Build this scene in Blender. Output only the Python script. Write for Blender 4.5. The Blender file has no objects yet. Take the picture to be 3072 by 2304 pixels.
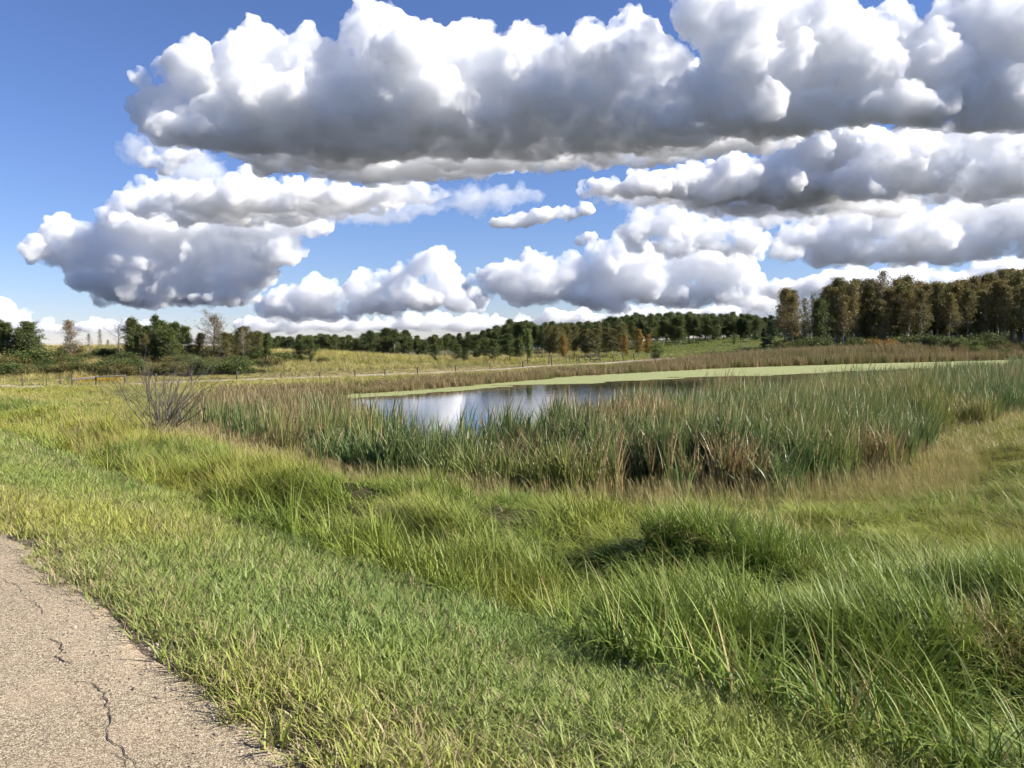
import bpy, bmesh, math, random
import numpy as np
from mathutils import Vector, Matrix, noise as mnoise

# ------------------------------------------------------------------ camera, sky, sun, exposure
scene = bpy.context.scene
COL = scene.collection
R = math.radians
CAM_Z = 1.65                       # eye height above the road surface (road is z = 0)
FOCAL = 2310.0                     # pixels, for the 3072 x 2304 frame
PITCH, ROLL = -math.atan(125 / FOCAL), math.atan(0.010)
cam_data = bpy.data.cameras.new('camera')
cam_data.sensor_width = 36.0
cam_data.lens = 36.0 * FOCAL / 3072.0
cam_data.clip_start, cam_data.clip_end = 0.1, 90000.0
cam = bpy.data.objects.new('camera', cam_data)
cam.matrix_world = (Matrix.Translation((0, 0, CAM_Z)) @ Matrix.Rotation(math.pi / 2 + PITCH, 4, 'X')
                    @ Matrix.Rotation(-ROLL, 4, 'Z'))
COL.objects.link(cam)
scene.camera = cam
CM = np.array(cam.matrix_world.to_3x3())

SUN_EL, SUN_AZ = R(35), R(97)      # azimuth clockwise from +Y: the sun stands to the right
SUN_DIR = Vector((math.sin(SUN_AZ) * math.cos(SUN_EL), math.cos(SUN_AZ) * math.cos(SUN_EL), math.sin(SUN_EL)))
world = bpy.data.worlds.new('World')
scene.world = world
world.use_nodes = True
wn = world.node_tree.nodes
sky = wn.new('ShaderNodeTexSky')
sky.sky_type = 'NISHITA'
sky.sun_disc = False
sky.sun_elevation = SUN_EL
sky.sun_rotation = SUN_AZ
sky.altitude = 600
sky.air_density, sky.dust_density, sky.ozone_density = 1.15, 0.0, 6.0
bg = wn['Background']
bg.inputs['Strength'].default_value = 0.062
tint = wn.new('ShaderNodeMix')                   # white balance of the sky light
tint.data_type, tint.blend_type = 'RGBA', 'MULTIPLY'
tint.inputs[0].default_value = 1.0
tint.inputs[7].default_value = (0.93, 0.90, 1.12, 1)
world.node_tree.links.new(sky.outputs[0], tint.inputs[6])
world.node_tree.links.new(tint.outputs[2], bg.inputs['Color'])

sun_data = bpy.data.lights.new('sun', 'SUN')
sun_data.energy = 5.0
sun_data.angle = R(0.53)
sun_data.color = (1.0, 0.95, 0.86)
sun = bpy.data.objects.new('sun', sun_data)
sun.rotation_euler = (-SUN_DIR).to_track_quat('-Z', 'Y').to_euler()
sun.location = SUN_DIR * 40
COL.objects.link(sun)

scene.view_settings.view_transform = 'Standard'
scene.view_settings.look = 'None'
scene.view_settings.gamma = 1.0
scene.view_settings.use_curve_mapping = False
scene.view_settings.exposure = 1.05
cy = scene.cycles
cy.use_denoising = True
cy.max_bounces = 28
cy.diffuse_bounces = 2
cy.glossy_bounces = 3
cy.transmission_bounces = 3
cy.transparent_max_bounces = 16
cy.volume_bounces = 26
cy.volume_step_rate = 0.5
cy.volume_max_steps = 256
cy.use_adaptive_sampling = True
cy.adaptive_threshold = 0.03
cy.adaptive_min_samples = 16
cy.sample_clamp_indirect = 6.0
cy.caustics_reflective = cy.caustics_refractive = False

rng = np.random.default_rng(7)
random.seed(7)


def ray(px, py):
    """direction (not normalised, forward component about 1) through a pixel of the 3072 x 2304 frame"""
    return CM @ np.array([(px - 1536) / FOCAL, -(py - 1152) / FOCAL, -1.0])


def at_z(px, py, z):
    d = ray(px, py)
    k = (z - CAM_Z) / d[2]
    return d[0] * k, d[1] * k


def at_y(px, py, y):
    d = ray(px, py)
    k = y / d[1]
    return d[0] * k, CAM_Z + d[2] * k


def tag(o, label=None, cat=None, group=None, kind=None):
    for k, v in (('label', label), ('category', cat), ('group', group), ('kind', kind)):
        if v:
            o[k] = v
    return o


def mesh_obj(name, verts, faces, mat, parent=None, smooth=False):
    me = bpy.data.meshes.new(name)
    me.from_pydata(verts if isinstance(verts, list) else verts.tolist(), [], faces if isinstance(faces, list) else faces.tolist())
    if smooth:
        me.shade_smooth()
    if mat:
        me.materials.append(mat)
    o = bpy.data.objects.new(name, me)
    COL.objects.link(o)
    o.parent = parent
    return o


def fast_mesh(name, verts, quads, mat=None, smooth=False):
    """mesh from numpy arrays (all faces with the same number of corners)"""
    me = bpy.data.meshes.new(name)
    n, m, k = len(verts), len(quads), quads.shape[1]
    me.vertices.add(n)
    me.vertices.foreach_set('co', np.ascontiguousarray(verts, np.float32).ravel())
    me.loops.add(m * k)
    me.loops.foreach_set('vertex_index', np.ascontiguousarray(quads, np.int32).ravel())
    me.polygons.add(m)
    me.polygons.foreach_set('loop_start', np.arange(0, m * k, k, dtype=np.int32))
    if smooth:
        me.polygons.foreach_set('use_smooth', np.ones(m, bool))
    me.update(calc_edges=True)
    if mat:
        me.materials.append(mat)
    return me


def empty(name, loc=(0, 0, 0), rz=0):
    o = bpy.data.objects.new(name, None)
    o.location = loc
    o.rotation_euler = (0, 0, rz)
    o.empty_display_size = 0.2
    COL.objects.link(o)
    return o


class NT:
    """small node-tree helper"""
    def __init__(self, name):
        self.m = bpy.data.materials.new(name)
        self.m.use_nodes = True
        self.t = self.m.node_tree
        self.bsdf = self.t.nodes['Principled BSDF']
        self.out = self.t.nodes['Material Output']

    def n(self, kind, props=None, **inp):
        nd = self.t.nodes.new('ShaderNode' + kind)
        for k, v in (props or {}).items():
            setattr(nd, k, v)
        for k, v in inp.items():
            s = nd.inputs[int(k[1:])] if k[0] == '_' and k[1:].isdigit() else nd.inputs[k.replace('_', ' ')]
            self.put(s, v)
        return nd

    def put(self, sock, v):
        if hasattr(v, 'is_output') or hasattr(v, 'links'):
            self.t.links.new(v, sock)
        else:
            sock.default_value = v

    def ramp(self, fac, stops, interp='LINEAR'):
        r = self.t.nodes.new('ShaderNodeValToRGB')
        r.color_ramp.interpolation = interp
        while len(r.color_ramp.elements) < len(stops):
            r.color_ramp.elements.new(0.5)
        for e, (p, c) in zip(r.color_ramp.elements, stops):
            e.position = p
            e.color = (*c, 1) if len(c) == 3 else c
        self.put(r.inputs[0], fac)
        return r.outputs[0]

    def mix(self, fac, a, b, mode='MIX'):
        m = self.t.nodes.new('ShaderNodeMix')
        m.data_type = 'RGBA'
        m.blend_type = mode
        self.put(m.inputs[0], fac)
        for s, v in ((m.inputs[6], a), (m.inputs[7], b)):
            self.put(s, (*v, 1) if isinstance(v, tuple) and len(v) == 3 else v)
        return m.outputs[2]

    def math(self, op, a, b=0.0, c=None):
        m = self.t.nodes.new('ShaderNodeMath')
        m.operation = op
        self.put(m.inputs[0], a)
        self.put(m.inputs[1], b)
        if c is not None:
            self.put(m.inputs[2], c)
        return m.outputs[0]

    def noise(self, scale, detail=4, rough=0.55, vec=None, out=0, dist=0.0):
        nd = self.n('TexNoise', Scale=scale, Detail=detail, Roughness=rough, Distortion=dist)
        if vec is not None:
            self.put(nd.inputs['Vector'], vec)
        return nd.outputs[out]

    def pos(self):
        return self.n('NewGeometry').outputs['Position']
# ------------------------------------------------------------------ lie of the land
def _hash2(ix, iy, seed):
    n = (ix.astype(np.int64) * 374761393 + iy.astype(np.int64) * 668265263 + seed * 1442695041) & 0x7fffffff
    n = ((n ^ (n >> 13)) * 1274126177) & 0x7fffffff
    return ((n ^ (n >> 16)) & 0xffffff) / float(0xffffff)


def vnoise(x, y, scale, seed=0, octaves=3):
    """value noise, 0..1, feature size in metres"""
    x, y = np.asarray(x, float) / scale, np.asarray(y, float) / scale
    tot, amp, out = 0.0, 1.0, 0.0
    for o in range(octaves):
        ix, iy = np.floor(x), np.floor(y)
        fx, fy = x - ix, y - iy
        fx, fy = fx * fx * (3 - 2 * fx), fy * fy * (3 - 2 * fy)
        a, b = _hash2(ix, iy, seed + o), _hash2(ix + 1, iy, seed + o)
        c, d = _hash2(ix, iy + 1, seed + o), _hash2(ix + 1, iy + 1, seed + o)
        out = out + amp * ((a * (1 - fx) + b * fx) * (1 - fy) + (c * (1 - fx) + d * fx) * fy)
        tot += amp; amp *= 0.5; x = x * 2.03; y = y * 2.03
    return out / tot


def sstep(a, b, v):
    t = np.clip((v - a) / (b - a), 0, 1)
    return t * t * (3 - 2 * t)


WATER_Z = -2.15
# the road's edge: two points of it on the road plane
E0 = np.array(at_z(955, 2304, 0.0)); E1 = np.array(at_z(0, 1572, 0.0))
RD = (E1 - E0) / np.linalg.norm(E1 - E0)          # along the road, away to the left
RN = np.array([RD[1], -RD[0]])                    # from the road towards the pond
if RN[1] < 0:
    RN = -RN


def road_s(x, y):
    return (x - E0[0]) * RN[0] + (y - E0[1]) * RN[1]


def road_t(x, y):
    return (x - E0[0]) * RD[0] + (y - E0[1]) * RD[1]


far_edge = [at_z(px, py, WATER_Z) for px, py in ((2900, 1083), (2550, 1092), (2200, 1103), (1950, 1116), (1700, 1130), (1450, 1152), (1250, 1170), (1000, 1185), (810, 1195))]
POND = np.array([(-3.4, 19.6), (0, 18.3), (3, 17.7), (6, 17.7), (8.6, 18.6), (12.3, 24), (23, 36), (40, 51), (62, 72), (88, 100), (100, 124), (95, 134)]
                + [tuple(p) for p in far_edge] + [(-18, 47), (-14.5, 38), (-11, 32), (-7, 25)])


def poly_sd(x, y, P):
    x, y = np.asarray(x, float), np.asarray(y, float)
    d = np.full(x.shape, 1e18)
    inside = np.zeros(x.shape, bool)
    n = len(P)
    for i in range(n):
        a, b = P[i], P[(i + 1) % n]
        e = b - a
        wx, wy = x - a[0], y - a[1]
        k = np.clip((wx * e[0] + wy * e[1]) / (e @ e), 0, 1)
        d = np.minimum(d, (wx - e[0] * k) ** 2 + (wy - e[1] * k) ** 2)
        c = ((a[1] <= y) & (b[1] > y)) | ((b[1] <= y) & (a[1] > y))
        with np.errstate(divide='ignore', invalid='ignore'):
            xi = a[0] + (y - a[1]) / (b[1] - a[1]) * (b[0] - a[0])
        inside ^= c & (x < xi)
    d = np.sqrt(d)
    return np.where(inside, -d, d)


def pond_sd(x, y):
    return poly_sd(x, y, POND) + (vnoise(x, y, 3.0, 5) - .5) * 1.6


# far ground: heights at points read from the photograph, joined by a thin-plate surface
PATH_PX = [(-260, 1180, -1.8), (0, 1165, -1.8), (300, 1157, -1.8), (600, 1148, -1.78), (850, 1140, -1.75), (1100, 1130, -1.7), (1350, 1116, -1.65),
           (1600, 1100, -1.6), (1807, 1090, -1.45), (2010, 1077, -1.2), (2214, 1066, -0.95), (2420, 1056, -0.7), (2700, 1047, -.55), (3000, 1041, -.4)]
PATH = np.array([(*at_z(px, py, z), z) for px, py, z in PATH_PX])
ctrl = [tuple(p) for p in PATH]
for px, py, Y in ((-150, 1048, 118), (50, 1050, 120), (350, 1044, 122), (650, 1056, 118), (850, 1058, 114), (980, 1063, 112), (1120, 1083, 108), (1240, 1103, 104),
                  (1180, 1078, 160), (1400, 1078, 150), (1600, 1080, 150), (1800, 1074, 150), (1980, 1060, 158), (2120, 1043, 165), (2240, 1024, 175), (2330, 1032, 168),
                  (2500, 1050, 158), (2800, 1043, 155), (3072, 1036, 155), (1000, 1074, 240), (1400, 1055, 230), (1800, 1035, 225), (2150, 1012, 225), (2600, 1000, 240), (200, 1046, 220)):
    X, Z = at_y(px, py, Y)
    ctrl.append((X, Y, Z))
ctrl += [(-20, 45, -1.85), (-32, 55, -1.9), (-50, 52, -1.8), (18, 18, -1.45), (30, 30, -1.35), (55, 50, -1.2), (-70, 40, -1.6), (100, 90, -.8), (120, 140, -.3),
         (-250, 330, -2.5), (0, 360, -2.5), (250, 330, -.5), (-350, 120, -.5), (350, 120, .5)]
ctrl = np.array(ctrl)


def _tps(r2):
    return r2 * np.log(r2 + 1e-9)


_P = ctrl[:, :2] / 50.0
_A = _tps(((_P[:, None] - _P[None]) ** 2).sum(-1)) + np.eye(len(_P)) * 0.02
_B = np.c_[np.ones(len(_P)), _P]
_M = np.block([[_A, _B], [_B.T, np.zeros((3, 3))]])
_W = np.linalg.solve(_M, np.r_[ctrl[:, 2], np.zeros(3)])


def far_h(x, y):
    q = np.stack([x, y], -1) / 50.0
    out = _W[-3] + q @ _W[-2:]
    for i in range(len(_P)):
        out = out + _W[i] * _tps(((q - _P[i]) ** 2).sum(-1))
    rr = np.hypot(x, y)
    k = sstep(300, 420, rr)
    return np.clip(np.where(k >= 1, -3.0, out * (1 - k) - 3.0 * k), -3.4, 6)


_SP = np.array([-60, -20, -13, -10.5, -7.3, -3.6, 0, 0.25, 1.3, 2.45, 2.9, 3.5, 4.4, 6.1, 8.5, 12, 16, 60])
_SZ = np.array([-1.5, -1.5, -1.3, -.5, -.06, 0.02, -.04, -.045, -.22, -.50, -.82, -1.36, -1.34, -1.02, -1.3, -1.78, -1.88, -1.8])


def height(x, y):
    x, y = np.asarray(x, float), np.asarray(y, float)
    s = road_s(x, y)
    near = np.interp(s, _SP, _SZ)
    near = near + sstep(2.7, 4.7, s) * ((vnoise(x, y, 2.2, 11, 2) - .5) * .5 + (vnoise(x, y, .7, 12, 1) - .5) * .12)
    near = near + sstep(.1, .6, s) * (1 - sstep(2.7, 3.7, s)) * (vnoise(x, y, 1.1, 13, 2) - .5) * .1
    k = sstep(12, 26, s)
    z = near * (1 - k) + k * far_h(x, y) + k * (vnoise(x, y, 9, 14, 3) - .5) * .3
    sd = pond_sd(x, y)
    w = sstep(0.0, 5.5, sd)
    z = np.where(sd < 5.5, (WATER_Z + .03) * (1 - w) + z * w, z)
    return np.where(sd < 0, WATER_Z + .03 - np.clip(-sd * .35, 0, .8), z)


def H(x, y):
    return float(height(np.array([x]), np.array([y]))[0])


def ground_hit(px, py, lift=0.0):
    """where the ray through a pixel first meets the ground"""
    d = ray(px, py)
    k = np.geomspace(2.0, 600, 2500)
    x, y, z = d[0] * k, d[1] * k, CAM_Z + d[2] * k
    under = np.nonzero(z <= height(x, y) + lift)[0]
    if len(under) == 0:
        return None
    i = under[0]
    return x[i], y[i], float(height(x[i:i + 1], y[i:i + 1])[0])


# ---- materials of the setting
def ground_material():
    nt = NT('soil_and_turf')
    cov = nt.n('Attribute', {'attribute_name': 'cover'}).outputs['Color']
    p = nt.pos()
    n1 = nt.noise(0.9, 6, .6, vec=p)
    n2 = nt.noise(14.0, 4, .7, vec=p)
    f = nt.math('MULTIPLY', nt.math('ADD', nt.math('MULTIPLY', n1, 1.1), .35), nt.math('ADD', nt.math('MULTIPLY', n2, .9), .55))
    col = nt.mix(1.0, cov, nt.n('CombineColor', Red=f, Green=f, Blue=f).outputs[0], 'MULTIPLY')
    nt.put(nt.bsdf.inputs['Base Color'], col)
    nt.put(nt.bsdf.inputs['Roughness'], 0.95)
    nt.put(nt.bsdf.inputs['Specular IOR Level'], 0.1)
    b = nt.n('Bump', Strength=.9, Distance=.06, Height=nt.noise(9.0, 6, .7, vec=p))
    nt.put(nt.bsdf.inputs['Normal'], b.outputs[0])
    return nt.m


def build_ground():
    fa = np.r_[np.arange(-52, 52, .36), np.arange(52, 308, 3.2)]
    ang = np.radians(fa)
    rad = np.r_[[0.01], np.geomspace(.7, 12000, 330)]
    A, Rr = np.meshgrid(ang, rad)
    x, y = np.sin(A) * Rr, np.cos(A) * Rr
    z = height(x, y)
    z = np.where((road_s(x, y) < -.35) & (road_s(x, y) > -7.0), z - .06, z)
    nr, na = A.shape
    i, j = np.meshgrid(np.arange(nr - 1), np.arange(na), indexing='ij')
    j2 = (j + 1) % na
    quads = np.stack([i * na + j, i * na + j2, (i + 1) * na + j2, (i + 1) * na + j], -1).reshape(-1, 4)[:, ::-1]
    me = fast_mesh('ground', np.stack([x, y, z], -1).reshape(-1, 3), quads, ground_material(), True)
    # land cover: thatch by the road, mud by the pond, pasture and rough dry grass beyond
    s, sd = road_s(x, y), pond_sd(x, y)
    thatch, mud, green, dry, olive = (np.array(c) for c in ((.062, .055, .024), (.04, .032, .02), (.085, .115, .03), (.17, .14, .066), (.10, .098, .034)))
    n = vnoise(x, y, 14, 21)[..., None]; n2 = vnoise(x, y, 5, 22)[..., None]
    pas = np.clip((n - .35) * 3, 0, 1)
    far = green * (1 - pas * .5) + olive * pas * .5
    # the mounds left of the pond carry dry grass, the field behind the central trees is pasture
    left = (1 - sstep(-12, 18, x - (y - 100) * .2))[..., None]
    far = far * (1 - left) + (dry * n2 + olive * (1 - n2)) * left
    k = sstep(10, 24, s)[..., None]
    c = thatch * (1 - k) + far * k
    dp = np.min(np.hypot(x[..., None] - PATH[:, 0], y[..., None] - PATH[:, 1]), -1)
    near_path = (1 - sstep(6, 14, dp))[..., None]
    c = c * (1 - near_path) + (dry * .7 + olive * .3) * near_path
    w = (1 - sstep(.5, 4, sd))[..., None]
    c = c * (1 - w) + mud * w
    f = sstep(300, 700, np.hypot(x, y))[..., None]
    c = c * (1 - f) + np.array((.045, .048, .042)) * f
    g = ((1 - sstep(.15, .6, s)) * (s > -8))[..., None]
    c = c * (1 - g) + np.array((.17, .135, .09)) * g
    at = me.attributes.new('cover', 'FLOAT_COLOR', 'POINT')
    at.data.foreach_set('color', np.concatenate([c, np.ones(c.shape[:-1] + (1,))], -1).astype(np.float32).ravel())
    o = bpy.data.objects.new('ground', me)
    COL.objects.link(o)
    return tag(o, 'rolling grassland around the pond, grass and bare soil', 'ground', kind='structure')


build_ground()


def strip(name, pts, half, mat, lift, rag=0.0, cross=7, skirt=.05):
    """ribbon along a polyline that follows the ground"""
    P = np.array(pts, float)[:, :2]
    d = np.r_[0, np.cumsum(np.hypot(*np.diff(P, axis=0).T))]
    u = np.arange(0, d[-1], .8)
    X = np.stack([np.interp(u, d, P[:, 0]), np.interp(u, d, P[:, 1])], -1)
    for _ in range(12):
        X[1:-1] = (X[:-2] + X[1:-1] * 2 + X[2:]) / 4
    T = np.gradient(X, axis=0); T /= np.linalg.norm(T, axis=1)[:, None]
    N = np.stack([T[:, 1], -T[:, 0]], -1)
    w = np.linspace(-1, 1, cross)
    hw = half + (vnoise(u, u * 0, 2.5, 31) - .5) * rag
    V = X[:, None] + N[:, None] * (w[None, :, None] * hw[:, None, None])
    z = height(V[..., 0], V[..., 1]) + lift
    z[:, 0] -= skirt; z[:, -1] -= skirt
    V = np.concatenate([V, z[..., None]], -1)
    n, m = V.shape[:2]
    i, j = np.meshgrid(np.arange(n - 1), np.arange(m - 1), indexing='ij')
    q = np.stack([i * m + j, (i + 1) * m + j, (i + 1) * m + j + 1, i * m + j + 1], -1).reshape(-1, 4)
    me = fast_mesh(name, V.reshape(-1, 3), q, mat, True)
    o = bpy.data.objects.new(name, me)
    COL.objects.link(o)
    return o


def gravel_path_material():
    nt = NT('dusty_gravel')
    p = nt.pos()
    c = nt.mix(nt.noise(3, 5, .6, vec=p), (.27, .225, .16), (.40, .34, .255))
    nt.put(nt.bsdf.inputs['Base Color'], c)
    nt.put(nt.bsdf.inputs['Roughness'], .95)
    return nt.m


tag(strip('path', PATH, 1.25, gravel_path_material(), .10, .5), 'pale dusty gravel path along the far side of the pond', 'path', kind='structure')


# ---- the old chip-sealed road
def road_material():
    nt = NT('worn_chip_seal')
    p = nt.pos()
    vo = nt.n('TexVoronoi', {'feature': 'F1'}, Scale=120.0)
    nt.put(vo.inputs['Vector'], p)
    chips = nt.ramp(nt.n('SeparateColor', Color=vo.outputs['Color']).outputs[0],
                    [(0, (.24, .185, .12)), (.25, (.39, .315, .205)), (.55, (.47, .385, .255)), (.85, (.53, .445, .30)), (1, (.62, .53, .38))])
    gaps = nt.ramp(vo.outputs['Distance'], [(.38, (1, 1, 1)), (.72, (.4, .36, .32))])
    c = nt.mix(1.0, chips, gaps, 'MULTIPLY')
    pink = nt.ramp(nt.noise(2.6, 6, .65, vec=p), [(.44, (0, 0, 0)), (.72, (1, 1, 1))])
    c = nt.mix(nt.math('MULTIPLY', pink, .38), c, (.48, .345, .235), 'MIX')
    big = nt.ramp(nt.noise(.55, 4, .5, vec=p), [(.3, (.84, .84, .84)), (.7, (1.1, 1.1, 1.1))])
    c = nt.mix(1.0, c, big, 'MULTIPLY')
    fine = nt.ramp(nt.noise(40, 3, .6, vec=p), [(.35, (.75, .75, .75)), (.65, (1.15, 1.15, 1.15))])
    c = nt.mix(1.0, c, fine, 'MULTIPLY')
    nt.put(nt.bsdf.inputs['Base Color'], c)
    nt.put(nt.bsdf.inputs['Roughness'], .85)
    nt.put(nt.bsdf.inputs['Specular IOR Level'], .25)
    hgt = nt.math('SUBTRACT', 1.0, vo.outputs['Distance'])
    b = nt.n('Bump', Strength=.6, Distance=.005, Height=hgt)
    b2 = nt.n('Bump', Strength=.3, Distance=.02, Height=nt.noise(5, 5, .6, vec=p))
    nt.t.links.new(b2.outputs[0], b.inputs['Normal'])
    nt.put(nt.bsdf.inputs['Normal'], b.outputs[0])
    return nt.m


def rp(s, t):
    return E0[0] + RN[0] * s + RD[0] * t, E0[1] + RN[1] * s + RD[1] * t


def build_road():
    u = np.arange(-40, 160, .12)
    edge = (vnoise(u, u * 0, .9, 41, 3) - .5) * .15 + (vnoise(u, u * 0 + 3, .22, 42, 2) - .5) * .06
    ss = np.r_[[-7.3], np.linspace(-7.1, -.6, 18), [-.4, -.25, -.1, 0.0, .05]]
    S = np.repeat(ss[None], len(u), 0)
    k = np.clip((ss + .6) / .6, 0, 1)
    S = S + edge[:, None] * k
    X, Y = rp(S, np.repeat(u[:, None], len(ss), 1))
    Z = np.interp(S, _SP, _SZ) + .008
    Z[:, -1] -= .05
    Z[:, 0] -= .05
    n, m = X.shape
    i, j = np.meshgrid(np.arange(n - 1), np.arange(m - 1), indexing='ij')
    q = np.stack([i * m + j, i * m + j + 1, (i + 1) * m + j + 1, (i + 1) * m + j], -1).reshape(-1, 4)[:, ::-1]
    me = fast_mesh('road', np.stack([X, Y, Z], -1).reshape(-1, 3), q, road_material(), True)
    o = bpy.data.objects.new('road', me)
    COL.objects.link(o)
    tag(o, 'old cracked chip sealed road, pinkish beige', 'road', kind='structure')
    nt = NT('crack_dirt')
    nt.put(nt.bsdf.inputs['Base Color'], nt.mix(nt.noise(30, 3), (.018, .015, .012), (.06, .048, .036)))
    nt.put(nt.bsdf.inputs['Roughness'], 1.0)

    def crack(px, w, seed, sub=9):
        P = np.array([at_z(a, b, 0.0) for a, b in px])
        d = np.r_[0, np.cumsum(np.hypot(*np.diff(P, axis=0).T))]
        u = np.arange(0, d[-1], .016)
        L = np.stack([np.interp(u, d, P[:, 0]), np.interp(u, d, P[:, 1])], -1)
        T = np.gradient(L, axis=0); T /= np.linalg.norm(T, axis=1)[:, None]
        N = np.stack([T[:, 1], -T[:, 0]], -1)
        off = (vnoise(u, u * 0, .22, seed, 5) - .5) * .10 + (vnoise(u, u * 0 + 9, .05, seed, 2) - .5) * .03
        L = L + N * off[:, None]
        wd = w * (.25 + 1.5 * vnoise(u, u * 0 + 5, .10, seed + 3, 3) ** 1.5) * np.clip(np.minimum(u, u[-1] - u) / .15, .05, 1)
        s = road_s(L[:, 0], L[:, 1])
        z = np.interp(s, _SP, _SZ) + .0125
        A = np.c_[L + N * wd[:, None], z]; B = np.c_[L - N * wd[:, None], z]
        n = len(u)
        i = np.arange(n - 1)
        q = np.stack([i, i + 1, n + i + 1, n + i], -1)
        me = fast_mesh('crack', np.r_[A, B], q, nt.m)
        c = bpy.data.objects.new('crack', me)
        c.parent = o
        COL.objects.link(c)
    crack([(-40, 1700), (40, 1742), (95, 1790), (140, 1840)], 0.0024, 1)
    crack([(125, 1895), (185, 1940), (195, 1965), (235, 2000)], 0.0030, 2)
    crack([(205, 2025), (265, 2045), (310, 2085), (325, 2120), (330, 2160), (355, 2200), (390, 2245), (430, 2310)], 0.0026, 3)
    crack([(290, 2225), (335, 2255), (370, 2320)], 0.0021, 4)
    crack([(555, 2060), (590, 2110), (650, 2140)], 0.0021, 5)
    crack([(195, 2050), (250, 2110), (270, 2125)], 0.0010, 6)
    crack([(0, 1990), (90, 2080), (200, 2110)], 0.0008, 7)
    crack([(330, 2165), (230, 2105), (160, 2085)], 0.0008, 8)
    crack([(400, 1900), (520, 2000), (640, 2050)], 0.0010, 9)
    crack([(-200, 1640), (-60, 1700)], 0.0024, 10)


build_road()


# ---- water and duckweed
def build_water():
    nt = NT('pond_water')
    p = nt.pos()
    nt.put(nt.bsdf.inputs['Base Color'], (.016, .018, .010, 1))
    nt.put(nt.bsdf.inputs['Roughness'], .035)
    nt.put(nt.bsdf.inputs['IOR'], 1.33)
    nt.put(nt.bsdf.inputs['Specular IOR Level'], .6)
    mp = nt.n('Mapping', Scale=(.55, 1.6, 1)); nt.put(mp.inputs[0], p)
    b = nt.n('Bump', Strength=.10, Distance=.05, Height=nt.noise(1.6, 3, .55, vec=mp.outputs[0]))
    nt.put(nt.bsdf.inputs['Normal'], b.outputs[0])
    P = POND.mean(0) + (POND - POND.mean(0)) * 1.0
    # outline pushed a little into the bank so that the sheet always ends under soil
    c = P.mean(0); d = P - c
    P = c + d * (1 + 2.5 / np.linalg.norm(d, axis=1))[:, None]
    V = [(x, y, WATER_Z) for x, y in P]
    bm = bmesh.new()
    f = bm.faces.new([bm.verts.new(v) for v in V])
    bmesh.ops.triangulate(bm, faces=bm.faces[:])
    bm.normal_update()
    bm.faces.ensure_lookup_table()
    if bm.faces[0].normal.z < 0:
        bmesh.ops.reverse_faces(bm, faces=bm.faces[:])
    me = bpy.data.meshes.new('pond_water'); bm.to_mesh(me); bm.free()
    me.materials.append(nt.m)
    o = bpy.data.objects.new('pond_water', me)
    COL.objects.link(o)
    tag(o, 'still dark pond water mirroring sky and trees', 'pond', kind='structure')


build_water()


def build_duckweed():
    """a skin of duckweed: a grid of small cells kept where the mat is closed, with a ragged outline"""
    nt = NT('duckweed')
    p = nt.pos()
    c = nt.mix(nt.noise(1.3, 6, .7, vec=p), (.17, .19, .065), (.31, .31, .125))
    nt.put(nt.bsdf.inputs['Base Color'], nt.mix(nt.noise(25, 3, .6, vec=p), c, (.25, .27, .09)))
    nt.put(nt.bsdf.inputs['Roughness'], .8)
    b = nt.n('Bump', Strength=.4, Distance=.01, Height=nt.noise(60, 2, vec=p)); nt.put(nt.bsdf.inputs['Normal'], b.outputs[0])
    inner = [at_z(a, b, WATER_Z) for a, b in ((790, 1203), (980, 1200), (1180, 1187), (1420, 1168), (1600, 1155), (1750, 1151), (1900, 1141), (2100, 1131), (2300, 1127), (2500, 1116), (2700, 1107), (2870, 1104), (3150, 1098))]
    outer = [at_z(a, b, WATER_Z) for a, b in ((3150, 1074), (2900, 1079), (2550, 1089), (2200, 1100), (1950, 1113), (1700, 1127), (1450, 1149), (1250, 1167), (1000, 1182), (790, 1192))]
    band = np.array(inner + outer)
    spot = np.array([at_z(a, b, WATER_Z) for a, b in ((800, 1290), (815, 1262), (850, 1252), (905, 1250), (930, 1266), (900, 1292), (850, 1296))])
    V, Q = [], []
    for P, st in ((band, .33), (spot, .16)):
        (x0, y0), (x1, y1) = P.min(0) - 1, P.max(0) + 1
        gx, gy = np.arange(x0, x1, st), np.arange(y0, y1, st)
        X, Y = np.meshgrid(gx, gy, indexing='ij')
        cx, cyy = X[:-1, :-1] + st / 2, Y[:-1, :-1] + st / 2
        sd = poly_sd(cx, cyy, P) + (vnoise(cx * .4, cyy, 2.2, 51, 5) - .5) * 4.2 * (st / .33)
        holes = vnoise(cx * .35, cyy, 1.2, 52, 3)
        keep = (sd < 0) & ~((holes > .71) & (sd > -2.5))
        i, j = np.nonzero(keep)
        m = len(gy)
        base = sum(len(v) for v in V)
        jx = (vnoise(X * 9, Y * 9, 1, 53, 1) - .5) * st * .8; jy = (vnoise(X * 9, Y * 9, 1, 54, 1) - .5) * st * .8
        V.append(np.stack([X + jx, Y + jy, np.full(X.shape, WATER_Z + .006)], -1).reshape(-1, 3))
        Q.append(np.stack([i * m + j, (i + 1) * m + j, (i + 1) * m + j + 1, i * m + j + 1], -1) + base)
    me = fast_mesh('duckweed', np.concatenate(V), np.concatenate(Q), nt.m)
    bm = bmesh.new(); bm.from_mesh(me)
    bmesh.ops.delete(bm, geom=[v for v in bm.verts if not v.link_faces], context='VERTS')
    bm.to_mesh(me); bm.free()
    o = bpy.data.objects.new('duckweed', me)
    COL.objects.link(o)
    tag(o, 'pale green duckweed mat floating along the far shore of the pond', 'duckweed', kind='stuff')


build_duckweed()
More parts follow.
